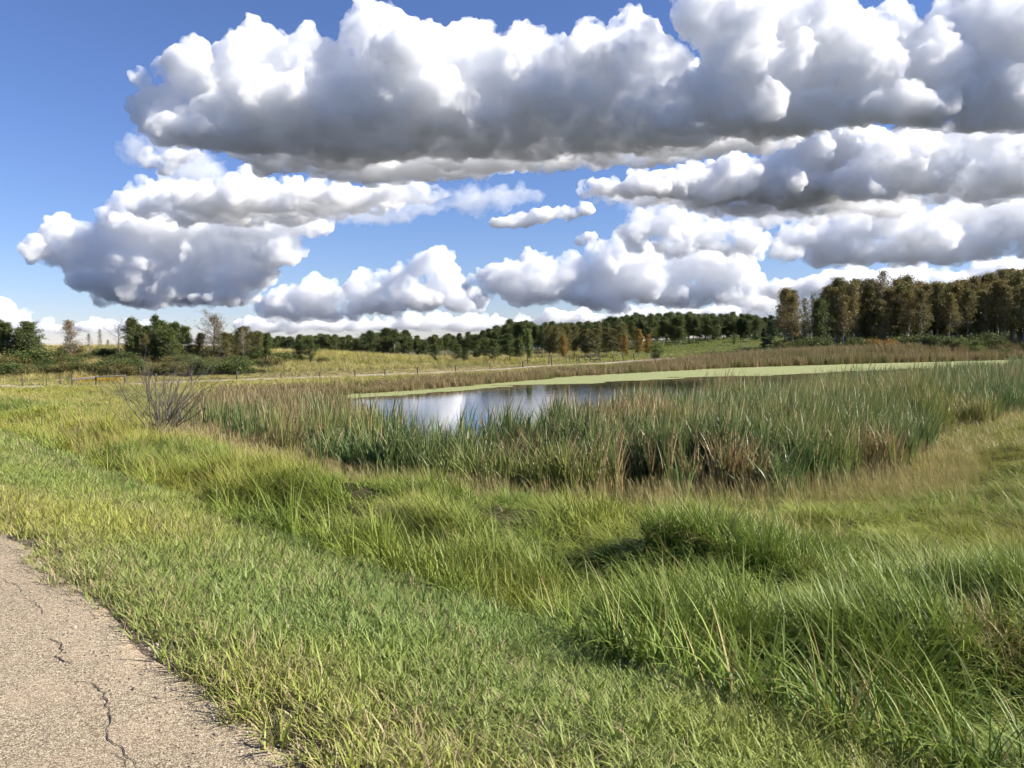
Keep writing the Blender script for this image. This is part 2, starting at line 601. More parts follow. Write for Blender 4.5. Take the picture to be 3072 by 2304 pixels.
# ------------------------------------------------------------------ trees and shrubs
def bark_material(name, c1, c2):
    nt = NT(name)
    p = nt.n('TexCoord').outputs['Object']
    mp = nt.n('Mapping', Scale=(1, 1, .35)); nt.put(mp.inputs[0], p)
    f = nt.ramp(nt.noise(7, 5, .7, vec=mp.outputs[0]), [(.38, (0, 0, 0)), (.62, (1, 1, 1))])
    nt.put(nt.bsdf.inputs['Base Color'], nt.mix(f, c1, c2))
    nt.put(nt.bsdf.inputs['Roughness'], .9)
    return nt.m


BARK_PALE = bark_material('aspen_bark', (.16, .15, .12), (.46, .43, .36))
BARK_DARK = bark_material('grey_bark', (.045, .038, .03), (.13, .11, .09))
BARK_TWIG = bark_material('dead_twig_bark', (.085, .07, .058), (.25, .21, .175))


def leaf_material(name, cols, rnd=.35):
    """leaf colours; each leaf and each tree takes its own place on the ramp"""
    nt = NT(name)
    lv = nt.n('SeparateColor', Color=nt.n('Attribute', {'attribute_name': 'cv'}).outputs['Color'])
    ob = nt.n('ObjectInfo').outputs['Random']
    f = nt.math('ADD', nt.math('MULTIPLY', lv.outputs[0], 1 - rnd), nt.math('MULTIPLY', ob, rnd))
    k = len(cols)
    c = nt.ramp(f, [(i / (k - 1), col) for i, col in enumerate(cols)])
    nt.put(nt.bsdf.inputs['Base Color'], c)
    nt.put(nt.bsdf.inputs['Roughness'], .55)
    nt.put(nt.bsdf.inputs['Specular IOR Level'], .3)
    tr = nt.n('BsdfTranslucent'); nt.put(tr.inputs['Color'], c)
    mx = nt.n('MixShader', Fac=.3)
    nt.t.links.new(nt.bsdf.outputs[0], mx.inputs[1]); nt.t.links.new(tr.outputs[0], mx.inputs[2])
    nt.t.links.new(mx.outputs[0], nt.out.inputs['Surface'])
    return nt.m


LEAF = {
    'green': leaf_material('leaf_green', [(0.06, 0.085, 0.022), (0.1, 0.125, 0.032), (0.155, 0.17, 0.048)]),
    'dark': leaf_material('leaf_dark_green', [(0.055, 0.078, 0.022), (0.09, 0.115, 0.03), (0.14, 0.15, 0.042)]),
    'olive': leaf_material('leaf_olive', [(0.085, 0.09, 0.026), (0.145, 0.135, 0.04), (0.21, 0.165, 0.055)]),
    'gold': leaf_material('leaf_gold', [(0.144, 0.136, 0.032), (0.304, 0.192, 0.040), (0.384, 0.184, 0.045)]),
    'brown': leaf_material('leaf_brown', [(0.1, 0.105, 0.034), (0.18, 0.155, 0.05), (0.28, 0.215, 0.075)]),
    'rust': leaf_material('leaf_rust', [(0.11, 0.105, 0.036), (0.2, 0.155, 0.05), (0.31, 0.21, 0.07)]),
    'pale': leaf_material('leaf_pale', [(0.136, 0.120, 0.064), (0.256, 0.200, 0.120), (0.400, 0.304, 0.192)]),
    'bright': leaf_material('leaf_bright_green', [(0.096, 0.136, 0.032), (0.168, 0.208, 0.051), (0.240, 0.264, 0.072)]),
    'spruce': leaf_material('needles', [(0.022, 0.045, 0.026), (0.035, 0.067, 0.035), (0.056, 0.096, 0.048)]),
}


class Wood:
    def __init__(self):
        self.v, self.f, self.n = [], [], 0

    def tube(self, P, R0, sides=5):
        P = np.asarray(P, float); R0 = np.asarray(R0, float)
        T = np.gradient(P, axis=0); T /= np.linalg.norm(T, axis=1)[:, None] + 1e-9
        ref = np.array([1, 0, 0]) if abs(T[0][0]) < .8 else np.array([0, 1, 0])
        U = np.cross(T, ref); U /= np.linalg.norm(U, axis=1)[:, None] + 1e-9
        W = np.cross(T, U)
        a = np.arange(sides) / sides * 2 * math.pi
        ring = P[:, None] + R0[:, None, None] * (U[:, None] * np.cos(a)[None, :, None] + W[:, None] * np.sin(a)[None, :, None])
        n = len(P)
        i, j = np.meshgrid(np.arange(n - 1), np.arange(sides), indexing='ij')
        j2 = (j + 1) % sides
        self.v.append(ring.reshape(-1, 3))
        self.f.append(np.stack([i * sides + j, i * sides + j2, (i + 1) * sides + j2, (i + 1) * sides + j], -1).reshape(-1, 4) + self.n)
        self.n += n * sides

    def mesh(self, name, mat):
        return fast_mesh(name, np.concatenate(self.v), np.concatenate(self.f), mat, True)


def limb(rg, p, d, L, wob=.12, up=.15, n=5):
    """a bending limb: list of points"""
    pts = [np.array(p, float)]
    d = np.array(d, float)
    for i in range(n):
        d = d + rg.normal(size=3) * wob + np.array([0, 0, up / n])
        d /= np.linalg.norm(d)
        pts.append(pts[-1] + d * L / n)
    return np.array(pts)


def leaves_mesh(rg, nodes, per, sigma, size, mat, flat=.6):
    N = np.repeat(np.asarray(nodes, float), per, 0)
    clump = np.repeat(rg.random(len(nodes)), per)
    C = N + rg.normal(size=N.shape) * sigma * np.array([1, 1, flat])
    n = len(C)
    a = rg.normal(size=(n, 3)); a /= np.linalg.norm(a, axis=1)[:, None]
    b = rg.normal(size=(n, 3)); b -= a * (a * b).sum(1)[:, None]; b /= np.linalg.norm(b, axis=1)[:, None]
    sz = size * rg.uniform(.55, 1.3, n)[:, None]
    V = np.stack([C - a * sz, C + b * sz * .6, C + a * sz, C - b * sz * .6], 1).reshape(-1, 3)
    me = fast_mesh('crown', V, np.arange(n * 4).reshape(-1, 4), mat)
    cv = np.ones((n, 4, 4), np.float32)
    cv[..., 0] = np.clip(.55 * clump + .45 * rg.random(n), 0, 1)[:, None]
    at = me.attributes.new('cv', 'FLOAT_COLOR', 'POINT'); at.data.foreach_set('color', cv.ravel())
    return me


def aspen(seed, leaf, h=10.0, rad=1.9, low=.22, branches=46, per=12, sigma=.27, size=.115, bark=BARK_PALE, top=1.0, subs=6, r0=.11, shape='oval'):
    rg = np.random.default_rng(seed)
    w = Wood()
    n = 12
    z = np.linspace(0, h * .97, n)
    wob = np.cumsum(rg.normal(size=(n, 2)) * .055 * h / 10, 0)
    T = np.c_[wob, z]
    w.tube(T, r0 * h / 10 * (1 - z / h) ** .8 + .012, 7)
    nodes = []
    ga = rg.uniform(0, 6.28)
    lob = rg.uniform(0, 6.28, 3)
    for k in range(branches):
        t = min(low + (1 - low) * ((k + rg.uniform(0, 1)) / branches) ** .9, .975)
        p = np.array([np.interp(t * h, z, T[:, 0]), np.interp(t * h, z, T[:, 1]), t * h])
        u = (t - low) / (1 - low)
        if shape == 'oval':
            prof = math.sin(math.pi * min(1, u * .80 + .16)) ** .75 * (1.12 - .42 * u)
        elif shape == 'round':
            prof = math.sqrt(max(0, 1 - (2 * u - .95) ** 2)) * .95 + .1
        else:
            prof = 1 - u * .95
        ga += 2.4 + rg.normal() * .4
        prof *= 1 + .35 * math.sin(ga * 2 + lob[0] + u * 5) + .2 * math.sin(ga + lob[1])
        L = rad * prof * rg.uniform(.6, 1.35) + .15
        el = rg.uniform(.35, .8) + .45 * u if shape != 'round' else rg.uniform(.2, 1.0)
        d = np.array([math.cos(ga) * math.cos(el), math.sin(ga) * math.cos(el), math.sin(el)])
        P = limb(rg, p, d, L, .13, .25)
        w.tube(P, np.linspace(.030, .006, len(P)) * (L / rad + .3) * h / 10 + .003, 4)
        nodes += [P[2], P[3], P[4], P[5]]
        for q in range(subs):
            i = rg.integers(1, 5)
            d2 = (P[i + 1] - P[i]); d2 /= np.linalg.norm(d2)
            d2 = d2 + rg.normal(size=3) * .65; d2 /= np.linalg.norm(d2)
            P2 = limb(rg, P[i], d2, L * rg.uniform(.25, .6), .18, .2, 3)
            w.tube(P2, np.linspace(.011, .004, 4) * h / 10 + .002, 3)
            nodes += [P2[-1], P2[-2]]
    nodes += [T[-1], T[-2], T[-1] + (0, 0, .25)]
    nodes = np.array(nodes)
    keep = rg.random(len(nodes)) < top
    return w.mesh('trunk', bark), (leaves_mesh(rg, nodes[keep], per, sigma, size, LEAF[leaf], .8) if per else None)


def bare(seed, h=9.0, lean=.0, bark=BARK_DARK, levels=4, spread=.62, r0=.16, stem=.4):
    rg = np.random.default_rng(seed)
    w = Wood()

    def grow(p, d, L, r, lv):
        P = limb(rg, p, d, L, .10 if lv < levels else .06, .18 if lv < levels else .05, 5)
        w.tube(P, np.linspace(r, r * .55, len(P)), 6 if lv > 2 else 3)
        if lv == 0:
            return
        for k in range(3 if lv == levels else rg.integers(3, 5)):
            i = rg.integers(2, 6) if lv < levels else rg.integers(3, 6)
            d1 = P[i] - P[i - 1]; d1 /= np.linalg.norm(d1)
            d2 = d1 + rg.normal(size=3) * spread; d2 /= np.linalg.norm(d2)
            grow(P[i], d2, L * rg.uniform(.55, .8), r * .5, lv - 1)
    grow((0, 0, 0), (lean, 0, 1), h * stem, r0, levels)
    V = np.concatenate(w.v)
    k = h / V[:, 2].max()
    w.v = [v * np.array([k, k, k]) for v in w.v]
    return w.mesh('trunk', bark), None


def shrub(seed, leaf, h=2.6, rad=1.7, stems=16, per=60, sigma=.28, size=.078):
    rg = np.random.default_rng(seed)
    w = Wood(); nodes = []
    for k in range(stems):
        a, tl = rg.uniform(0, 6.28), rg.uniform(.1, .9) ** .7
        d = np.array([math.cos(a) * tl * rad / h, math.sin(a) * tl * rad / h, 1.0]); d /= np.linalg.norm(d)
        P = limb(rg, rg.normal(size=3) * (.12, .12, 0), d, h * rg.uniform(.7, 1.05), .14, .0, 5)
        w.tube(P, np.linspace(.03, .008, 6), 4)
        nodes += list(P[2:])
        for q in range(3):
            i = rg.integers(1, 5)
            d2 = d + rg.normal(size=3) * .7; d2 /= np.linalg.norm(d2)
            P2 = limb(rg, P[i], d2, h * .3, .2, .1, 3)
            w.tube(P2, np.linspace(.012, .004, 4), 3)
            nodes += [P2[-1], P2[-2]]
    return w.mesh('stem', BARK_DARK), leaves_mesh(rg, np.array(nodes), per, sigma, size, LEAF[leaf], .8)


def spruce(seed, h=9.0):
    rg = np.random.default_rng(seed)
    w = Wood(); w.tube([(0, 0, 0), (0, 0, h * .5), (0, 0, h)], [.13, .07, .01], 6)
    nodes = []
    for k in range(90):
        t = rg.uniform(.06, .99)
        a = rg.uniform(0, 6.28); L = (1 - t) * 1.7 + .12
        d = np.array([math.cos(a), math.sin(a), -.12])
        P = limb(rg, (0, 0, t * h), d, L, .05, .1, 4)
        w.tube(P, np.linspace(.02, .006, 5), 3)
        nodes += list(P[1:])
    return w.mesh('trunk', BARK_DARK), leaves_mesh(rg, np.array(nodes), 22, .16, .10, LEAF['spruce'], .45)


PROTO = {
    'green': [aspen(11, 'green', rad=1.7, per=13), aspen(12, 'green', rad=2.0, low=.16), aspen(13, 'dark', rad=1.5, per=13, low=.18)],
    'leafy_low': [aspen(14, 'green', rad=2.4, per=15, low=.08), aspen(15, 'dark', rad=2.8, per=17, low=.10)],
    'narrow': [aspen(16, 'green', rad=1.0, per=13, low=.10), aspen(17, 'bright', rad=1.2, per=13, low=.08)],
    'forest': [aspen(21, 'dark', rad=1.9, per=13, low=.26), aspen(22, 'dark', rad=1.5, per=13, low=.30), aspen(23, 'green', rad=1.7, low=.24), aspen(24, 'green', rad=2.1, per=13, low=.26)],
    'olive': [aspen(25, 'olive', rad=2.0, per=11, low=.18), aspen(26, 'olive', rad=1.7, per=11, low=.2)],
    'gold': [aspen(27, 'gold', rad=2.1, per=12, low=.10), aspen(28, 'gold', rad=1.8, per=12, low=.12)],
    'brown': [aspen(31, 'brown', rad=1.4, per=7, low=.20, sigma=.24, size=.095, r0=.13), aspen(32, 'rust', rad=1.5, per=6, low=.26, sigma=.25, size=.095, r0=.13), aspen(33, 'brown', rad=1.1, per=6, low=.28, sigma=.22, size=.095, r0=.13),
              aspen(34, 'rust', rad=1.4, per=7, low=.24, size=.095, r0=.13), aspen(35, 'olive', rad=1.4, per=9, low=.2, size=.095, r0=.13)],
    'thin': [aspen(36, 'pale', rad=1.5, per=2, low=.25, sigma=.2, size=.10), aspen(37, 'brown', rad=1.1, per=1, low=.3, sigma=.2, size=.11)],
    'pale_leaf': [aspen(38, 'pale', rad=1.9, per=5, low=.14, sigma=.22, size=.11)],
    'round_thin': [aspen(39, 'pale', rad=3.0, per=3, low=.30, branches=52, subs=9, sigma=.24, size=.11, shape='round', bark=BARK_DARK, r0=.2)],
    'dead': [aspen(40, 'pale', rad=3.0, per=0, low=.34, branches=20, subs=8, shape='round', bark=BARK_DARK, r0=.19)],
    'shrub': [shrub(51, 'olive', per=44), shrub(52, 'dark', per=46), shrub(53, 'green', h=2.2, rad=1.9, per=44)],
    'shrub_bright': [shrub(54, 'bright', per=44)],
    'shrub_gold': [shrub(55, 'gold', h=2.2, per=38)],
    'shrub_brown': [shrub(56, 'brown', h=2.2, rad=1.8, per=26)],
    'spruce': [spruce(61)],
}
PROTO_H = {k: [max(m.vertices[i].co.z for m in pr if m for i in range(0, len(m.vertices), 3)) for pr in v] for k, v in PROTO.items()}
_turn = {}


def by(px, table):
    for lim, words in table:
        if px < lim:
            return words
    return table[-1][1]


NEAR_BRUSH = ((110, 'below the leafy aspens'), (255, 'by the pale aspen'), (400, 'at the dead tree'), (570, 'below the green clump'), (720, 'below the airy tree'), (9999, 'next to the mound'))
NEAR_LINE = ((830, 'behind the slender pointed aspen'), (990, 'behind the pair of broad trees'), (1210, 'behind the bare slope of the mound'), (9999, 'behind the lone pasture tree'))
NEAR_WOOD = ((1565, 'behind the front grove'), (1640, 'behind the narrow poplar'), (1860, 'behind the olive row'), (1965, 'behind the orange trees'), (2180, 'above the open pasture'), (9999, 'by the spruces'))
NEAR_BROWN = ((2405, 'by the spruces'), (2560, 'beside the gap'), (2700, 'by the tall bare aspen'), (2850, 'behind the olive willows'), (2960, 'behind the light green willows'), (9999, 'beyond the light green willows'))


def plant(kind, name, px, top_py, Y, label, cat, group=None, wide=1.0, variant=None, zsink=.08, base=None):
    X, Zt = at_y(px, top_py, Y)
    zb = H(X, Y) - zsink
    k = _turn.get(kind, 0); _turn[kind] = k + 1
    v = k % len(PROTO[kind]) if variant is None else variant
    tr, cr = PROTO[kind][v]
    h = max(Zt - zb, .6)
    sc = h / PROTO_H[kind][v]
    root = empty(name, (X, Y, zb), rng.uniform(0, 6.28))
    sw = wide * sc if wide > 0 else sc
    root.scale = (sw, sw, sc)
    for nm, me in (('trunk', tr), ('crown', cr)):
        if me is None:
            continue
        if 'shrub' in kind:
            nm = {'trunk': 'stem', 'crown': 'foliage'}[nm]
        o = bpy.data.objects.new(nm, me)
        o.parent = root
        COL.objects.link(o)
    return tag(root, label, cat, group)


def row(kind, name, pts, label, cat, group, jitter=0, **kw):
    for p in pts:
        plant(kind, name, p[0], p[1], p[2], label, cat, group, **kw)


# --- trees on the rough ground left of the pond, behind the gate
for (px, ty, Y, kd, nm, lb, wd) in (
    (-70, 985, 100, 'green', 'aspen_tree', 0, 1.8), (-20, 975, 98, 'green', 'aspen_tree', 0, 1.8), (22, 985, 96, 'green', 'aspen_tree', 0, 1.8), (52, 1000, 99, 'green', 'aspen_tree', 0, 1.4), (88, 981, 95, 'green', 'aspen_tree', 0, 1.8), (112, 1030, 98, 'green', 'aspen_tree', 0, 1.2),
):
    plant(kd, nm, px, ty - 22, Y, 'leafy green aspen in the clump left of the pale thin-leaved tree, away from the gate', 'tree', 'green aspens left of the gate', wide=wd)
plant('pale_leaf', 'aspen_tree', 204, 958, 92, 'pale thin-leaved aspen with bushy green foot behind the rail gate', 'tree', wide=1.4)
plant('leafy_low', 'aspen_tree', 196, 1048, 89, 'low bushy green tree at the foot of the pale thin-leaved aspen', 'tree', variant=0, wide=.9)
row('thin', 'aspen_tree', ((268, 1000, 96), (298, 985, 97)), 'spindly half-bare aspen between pale aspen and dead tree', 'tree', 'spindly aspens beside the dead tree')
row('thin', 'aspen_tree', ((322, 1018, 99),), 'spindly half-bare aspen right beside the dead tree trunk', 'tree', 'spindly aspens beside the dead tree')
plant('dead', 'dead_tree', 353, 940, 90, 'tall leafless dead tree with forked grey branches behind the gate', 'tree')
for px, ty, Y, wd in ((388, 962, 92, 1.5), (412, 985, 95, 1.8), (492, 972, 94, 1.6), (526, 975, 91, 1.7), (553, 990, 93, 1.5), (445, 990, 96, 1.9), (508, 995, 89, 1.9)):
    plant('green', 'aspen_tree', px, ty - 16, Y, 'dense green aspen in the clump between dead tree and round airy tree', 'tree', 'green aspens right of the dead tree', wide=wd)
plant('narrow', 'aspen_tree', 465, 940, 92, 'slender pointed green aspen, tallest in the clump beside the dead tree', 'tree', variant=0)
plant('olive', 'aspen_tree', 432, 998, 90, 'brownish olive aspen low in the clump beside the dead tree', 'tree', wide=1.0)
plant('round_thin', 'balsam_poplar', 640, 912, 92, 'tall round-headed airy tree with sparse pale leaves and dark limbs', 'tree', wide=1.0)
for px, ty, Y in ((600, 1012, 93), (668, 1010, 91), (700, 1020, 94), (735, 992, 95), (770, 1006, 97)):
    plant('olive', 'aspen_tree', px, ty - 16, Y, 'brownish olive tree at the foot of the round airy tree', 'tree', 'olive trees under the airy tree', wide=1.6)
plant('thin', 'aspen_tree', 728, 982, 94, 'thin half-bare aspen rising from the olive trees', 'tree', wide=.8, variant=0)
plant('narrow', 'aspen_tree', 802, 995, 93, 'slender pointed green aspen standing before the grassy mound', 'tree', variant=0, wide=1.3)
for px, ty, Y, wd in ((895, 1022, 98, .9), (928, 1014, 97, .9)):
    plant('leafy_low', 'aspen_tree', px, ty - 6, Y, 'broad dark green tree standing in front of the grassy mound', 'tree', 'pair of broad trees at the mound', wide=wd * 1.5)
plant('shrub', 'willow_shrub', 968, 1066, 98, 'spreading olive willow beside the pair of broad trees at the mound', 'shrub', wide=1.4, variant=0)
LOOK = {'shrub': ('olive', 'dark green', 'mid green'), 'shrub_brown': ('brown',), 'forest': ('broad dark green', 'slim dark green', 'mid green', 'broad mid green')}
for row_i, (Y0, t0, step) in enumerate(((98, 1042, 19), (89, 1058, 19), (81, 1084, 25))):
    for i, px in enumerate(np.arange(-110 + row_i * 7, 850 - row_i * 30, step)):
        kd = ('shrub', 'shrub_brown', 'shrub', 'shrub')[(i + row_i) % 4]
        v = i % len(PROTO[kd])
        ty = t0 + rng.normal() * 9 + (14 if px > 730 else 0) + (10 if 110 < px < 180 or 250 < px < 340 else 0)
        plant(kd, 'wild_shrub', px + rng.normal() * 6, ty, Y0 + rng.uniform(-3, 3), '%s thicket shrub in the %s of the brush %s' % (LOOK[kd][v], ('back', 'middle', 'front')[row_i], by(px, NEAR_BRUSH)),
              'shrub', 'thicket shrubs behind the rail fence', wide=1.5, variant=v)

# --- treeline behind the mound
for rank, (Y0, up) in enumerate(((196, 0), (215, -3))):
    for px in np.arange(690 + rank * 8, 1345, 19):
        ty = 1008 + 6 * math.sin(px * .031) + rng.normal() * 6 - (8 if 1080 < px < 1240 else 0) + up
        v = int(rng.integers(0, 4))
        if rng.random() < .12:
            plant('olive', 'aspen_tree', px + rng.normal() * 5, ty, Y0 + rng.uniform(-5, 6), 'olive tree in the distant treeline ' + by(px, NEAR_LINE), 'tree', 'treeline behind the mound', wide=1.7)
        else:
            plant('leafy_low' if rng.random() < .4 else 'forest', 'aspen_tree', px + rng.normal() * 5, ty, Y0 + rng.uniform(-5, 6), 'dark green tree, %s rank of the distant treeline %s' % (('front', 'back')[rank], by(px, NEAR_LINE)), 'tree', 'treeline behind the mound', wide=1.7)

# --- trees in front of the central wood
plant('leafy_low', 'young_tree', 1307, 1026, 112, 'small lone dark green tree on the pasture by the fence', 'tree', variant=1, wide=1.05)
for px, ty, Y, wd in ((1372, 1030, 118, 1.2), (1392, 1042, 114, 1.1), (1428, 1018, 120, 1.1), (1455, 1008, 124, 1.1), (1482, 1015, 120, 1.1), (1505, 1004, 126, 1.1), (1532, 998, 124, 1.15), (1556, 1010, 120, 1.0)):
    plant('forest' if px % 2 else 'green', 'aspen_tree', px, ty, Y, 'green tree in the front grove left of the narrow yellow-green poplar', 'tree', 'grove before the central wood', wide=wd * 1.7)
plant('narrow', 'poplar_tree', 1588, 985, 128, 'narrow upright yellow-green poplar between grove and golden trees', 'tree', variant=1, wide=1.1)
for px, ty, Y, lb in ((1690, 1000, 140, 'rounded golden tree standing alone in front of the olive trees'), (1918, 984, 144, 'bright orange-gold tree, tallest of the autumn trees by the fence'), (1876, 998, 146, 'orange-gold tree between the olive trees and the brightest autumn tree'), (1942, 1000, 146, 'small gold tree at the end of the autumn row')):
    plant('gold', 'aspen_tree', px, ty, Y, lb, 'tree', 'autumn trees by the fence', wide=1.15)
for px in range(1650, 1880, 19):
    plant('olive', 'aspen_tree', px + rng.normal() * 4, 975 + rng.normal() * 9, 152 + rng.uniform(-4, 10), 'olive brown tree in the row before the dark central wood', 'tree', 'olive row before the central wood', wide=1.4)
plant('shrub_bright', 'willow_shrub', 1972, 1020, 146, 'pale green willow just right of the autumn trees', 'shrub', wide=.9)
plant('narrow', 'poplar_tree', 2203, 1000, 168, 'small bright yellow-green tree at the edge of the sloping pasture', 'tree', variant=1, wide=1.3)

# --- the central wood, three ranks deep
tops = np.array([(1340, 1012), (1400, 1000), (1480, 982), (1530, 962), (1570, 958), (1620, 972), (1660, 962), (1720, 962), (1800, 958), (1850, 950), (1950, 940), (2050, 936), (2150, 940), (2250, 943), (2300, 952), (2340, 960)])
for rank, (Y0, dy, step) in enumerate(((176, 0, 25), (190, -2, 23), (206, -6, 21), (224, 0, 30))):
    for px in np.arange(1345 + rank * 9, 2345, step):
        ty = np.interp(px, tops[:, 0], tops[:, 1]) + (10, 3, 0, 8)[rank] + rng.normal() * 4
        if rank == 0 and px < 1620:
            continue
        v = int(rng.integers(0, 4))
        if rank == 3:
            plant('leafy_low', 'aspen_tree', px, ty, Y0, 'bushy dark tree closing the far side of the central wood, ' + by(px, NEAR_WOOD), 'tree', 'central aspen wood', wide=1.8)
            continue
        if px > 2000 and rng.random() < (.25, .6, .6)[rank]:
            plant('leafy_low', 'aspen_tree', px, ty, Y0 + rng.uniform(-4, 5), 'bushy low-branched aspen in the %s rank of the central wood, %s' % (('front', 'middle', 'back')[rank], by(px, NEAR_WOOD)), 'tree', 'central aspen wood', wide=1.5)
            continue
        plant('forest', 'aspen_tree', px + rng.normal() * 4, ty, Y0 + rng.uniform(-4, 5) + (10 if 2120 < px < 2300 else 0),
              '%s aspen in the %s rank of the central wood, %s' % (LOOK['forest'][v], ('front', 'middle', 'back')[rank], by(px, NEAR_WOOD)), 'tree', 'central aspen wood', wide=1.4, variant=v)

# --- the brown wood on the right
tops = np.array([(2330, 900), (2360, 850), (2400, 880), (2450, 885), (2480, 848), (2505, 832), (2560, 842), (2620, 850), (2680, 846), (2722, 822), (2770, 846), (2820, 835), (2870, 832), (2910, 838), (2960, 824), (3010, 815), (3060, 808), (3200, 800), (3400, 800)])
for rank, (Y0, step) in enumerate(((139, 29), (147, 26), (156, 24))):
    for px in np.arange(2352 + rank * 7, 3330, step):
        gap = 2402 < px < 2462
        ty = np.interp(px, tops[:, 0], tops[:, 1]) + (16, 6, 0)[rank] * rng.uniform(.2, 1.4) + rng.normal() * 10 + (0, 0, 0, 0, 28)[int(rng.integers(0, 5))]
        kd = 'thin' if gap else ('forest' if rng.random() < (.05 if px < 2900 else .13) else 'brown')
        if gap and rank == 0:
            continue
        if px < 2400 and rank == 2:
            continue
        vb = int(rng.integers(0, 5)); lk = ('brown', 'rusty', 'slim brown', 'leafy rusty', 'olive brown')[vb]
        lab = {'thin': 'thin bare-topped aspen in the gap of the brown wood', 'forest': 'dark green tree among the %s rank of brown aspens' % ('front', 'middle', 'back')[rank], 'brown': lk + (' aspen at the front of the right-hand wood', ' aspen inside the right-hand wood', ' aspen at the back of the right-hand wood')[rank]}[kd]
        plant(kd, 'poplar_tree', px + rng.normal() * 5, ty, Y0 + rng.uniform(-3, 4), lab.replace('right-hand', 'brown') + ' ' + by(px, NEAR_BROWN), 'tree', 'tall brown aspen wood', wide=1.3, variant=vb if kd == 'brown' else None)
plant('thin', 'aspen_tree', 2656, 808, 143, 'tall nearly bare aspen poking above the brown wood', 'tree', variant=0, wide=1.1)
plant('thin', 'aspen_tree', 2590, 830, 144, 'thin half-bare aspen top beside the tall bare one in the brown wood', 'tree', variant=1, wide=1.0)
for px in np.arange(2380, 3340, 40):
    plant('leafy_low', 'poplar_tree', px, 960 + rng.normal() * 12, 168, 'bushy dark tree closing the far side of the brown wood ' + by(px, NEAR_BROWN), 'tree', 'tall brown aspen wood', wide=1.9)
plant('spruce', 'spruce_tree', 2312, 945, 141, 'dark blue-green spruce at the corner of the brown wood', 'tree', wide=1.1)
plant('spruce', 'spruce_tree', 2290, 985, 143, 'shorter dark spruce beside the corner spruce', 'tree', wide=1.1)
under = []
for px in np.arange(2272, 3320, 23):
    under.append((px + rng.normal() * 7, 1012 + rng.normal() * 14 + (24 if px < 2330 else 0), 133 + rng.uniform(-2, 4)))
for i, (px, ty, Y) in enumerate(under):
    plant('shrub', 'willow_shrub', px, ty, Y, '%s willow along the foot of the brown wood %s' % (LOOK['shrub'][i % 3], by(px, NEAR_BROWN)), 'shrub', 'willows at the foot of the brown wood', wide=1.25, variant=i % 3)
plant('shrub_gold', 'willow_shrub', 2625, 1010, 129, 'yellow-orange willow at the foot of the brown wood', 'shrub', wide=1.3)
plant('shrub_gold', 'willow_shrub', 2665, 1012, 129, 'second yellow-orange willow beside the first at the brown wood', 'shrub', wide=1.3)
plant('shrub_bright', 'willow_shrub', 2886, 1008, 132, 'light green willow, largest of the pale ones before the brown wood', 'shrub', wide=1.2)
plant('shrub_bright', 'willow_shrub', 2930, 1024, 131, 'small light green willow beside the largest pale willow', 'shrub', wide=1.2)
plant('shrub', 'willow_shrub', 2255, 1048, 128, 'dark rounded willow alone at the end of the sloping pasture', 'shrub', wide=1.3, variant=1)
plant('shrub', 'willow_shrub', 1967, 1052, 122, 'grey-green bush on the far bank by the leaning posts', 'shrub', wide=1.0, variant=2)


# --- the bare bush in the meadow
def bare_bush():
    rg = np.random.default_rng(77)
    w = Wood()
    main = Wood()

    def twig(wd, p, d, L, r, lv):
        P = limb(rg, p, d, L, .09, .10, 6)
        wd.tube(P, np.linspace(r, r * .4, len(P)), 5 if lv > 1 else 3)
        if lv == 0:
            return
        for k in range(rg.integers(4, 7)):
            i = rg.integers(1, 6)
            d1 = P[i] - P[i - 1]; d1 /= np.linalg.norm(d1)
            d2 = d1 + rg.normal(size=3) * .38 + (0, 0, .1); d2 /= np.linalg.norm(d2)
            twig(w, P[i], d2, L * rg.uniform(.4, .7), r * .45, lv - 1)
    for k in range(22):
        a = rg.uniform(0, 6.28); tl = rg.uniform(.15, 1.25)
        d = np.array([math.cos(a) * tl + .22, math.sin(a) * tl * .8, 1.0]); d /= np.linalg.norm(d)
        twig(main, rg.normal(size=3) * (.10, .10, 0), d, rg.uniform(1.3, 2.2), rg.uniform(.009, .021), 2)
    x, y, z = ground_hit(478, 1312)
    root = empty('bare_bush', (x, y, z - .05))
    root.scale = (1.25, 1.15, 1.12)
    for nm, q in (('stem', main), ('twigs', w)):
        o = bpy.data.objects.new(nm, q.mesh(nm, BARK_TWIG)); o.parent = root; COL.objects.link(o)
    tag(root, 'leafless grey many-stemmed bush standing in the meadow grass', 'bush')
    return root


bare_bush()


# ------------------------------------------------------------------ fences
def wood_material(name, c1, c2):
    nt = NT(name)
    p = nt.n('TexCoord').outputs['Object']
    mp = nt.n('Mapping', Scale=(1, 1, .12)); nt.put(mp.inputs[0], p)
    nt.put(nt.bsdf.inputs['Base Color'], nt.mix(nt.noise(28, 5, .65, vec=mp.outputs[0]), c1, c2))
    nt.put(nt.bsdf.inputs['Roughness'], .9)
    return nt.m


POSTWOOD = wood_material('weathered_post', (.04, .034, .027), (.13, .11, .085))
RAILWOOD = wood_material('grey_rail', (.12, .105, .085), (.27, .24, .20))
WIRE = wood_material('fence_wire', (.10, .10, .10), (.2, .19, .18))


def bar(p, q, r, sides=7, taper=1.0):
    w = Wood()
    p, q = np.array(p, float), np.array(q, float)
    pts = [p + (q - p) * t for t in (0, .5, .97, 1)]
    w.tube(pts, [r, r * (1 + taper) / 2, r * taper, r * taper * .55], sides)
    v = np.concatenate(w.v); f = [list(a) for a in np.concatenate(w.f)]
    n = len(v)
    f.append(list(range(n - sides, n)))
    return v, f


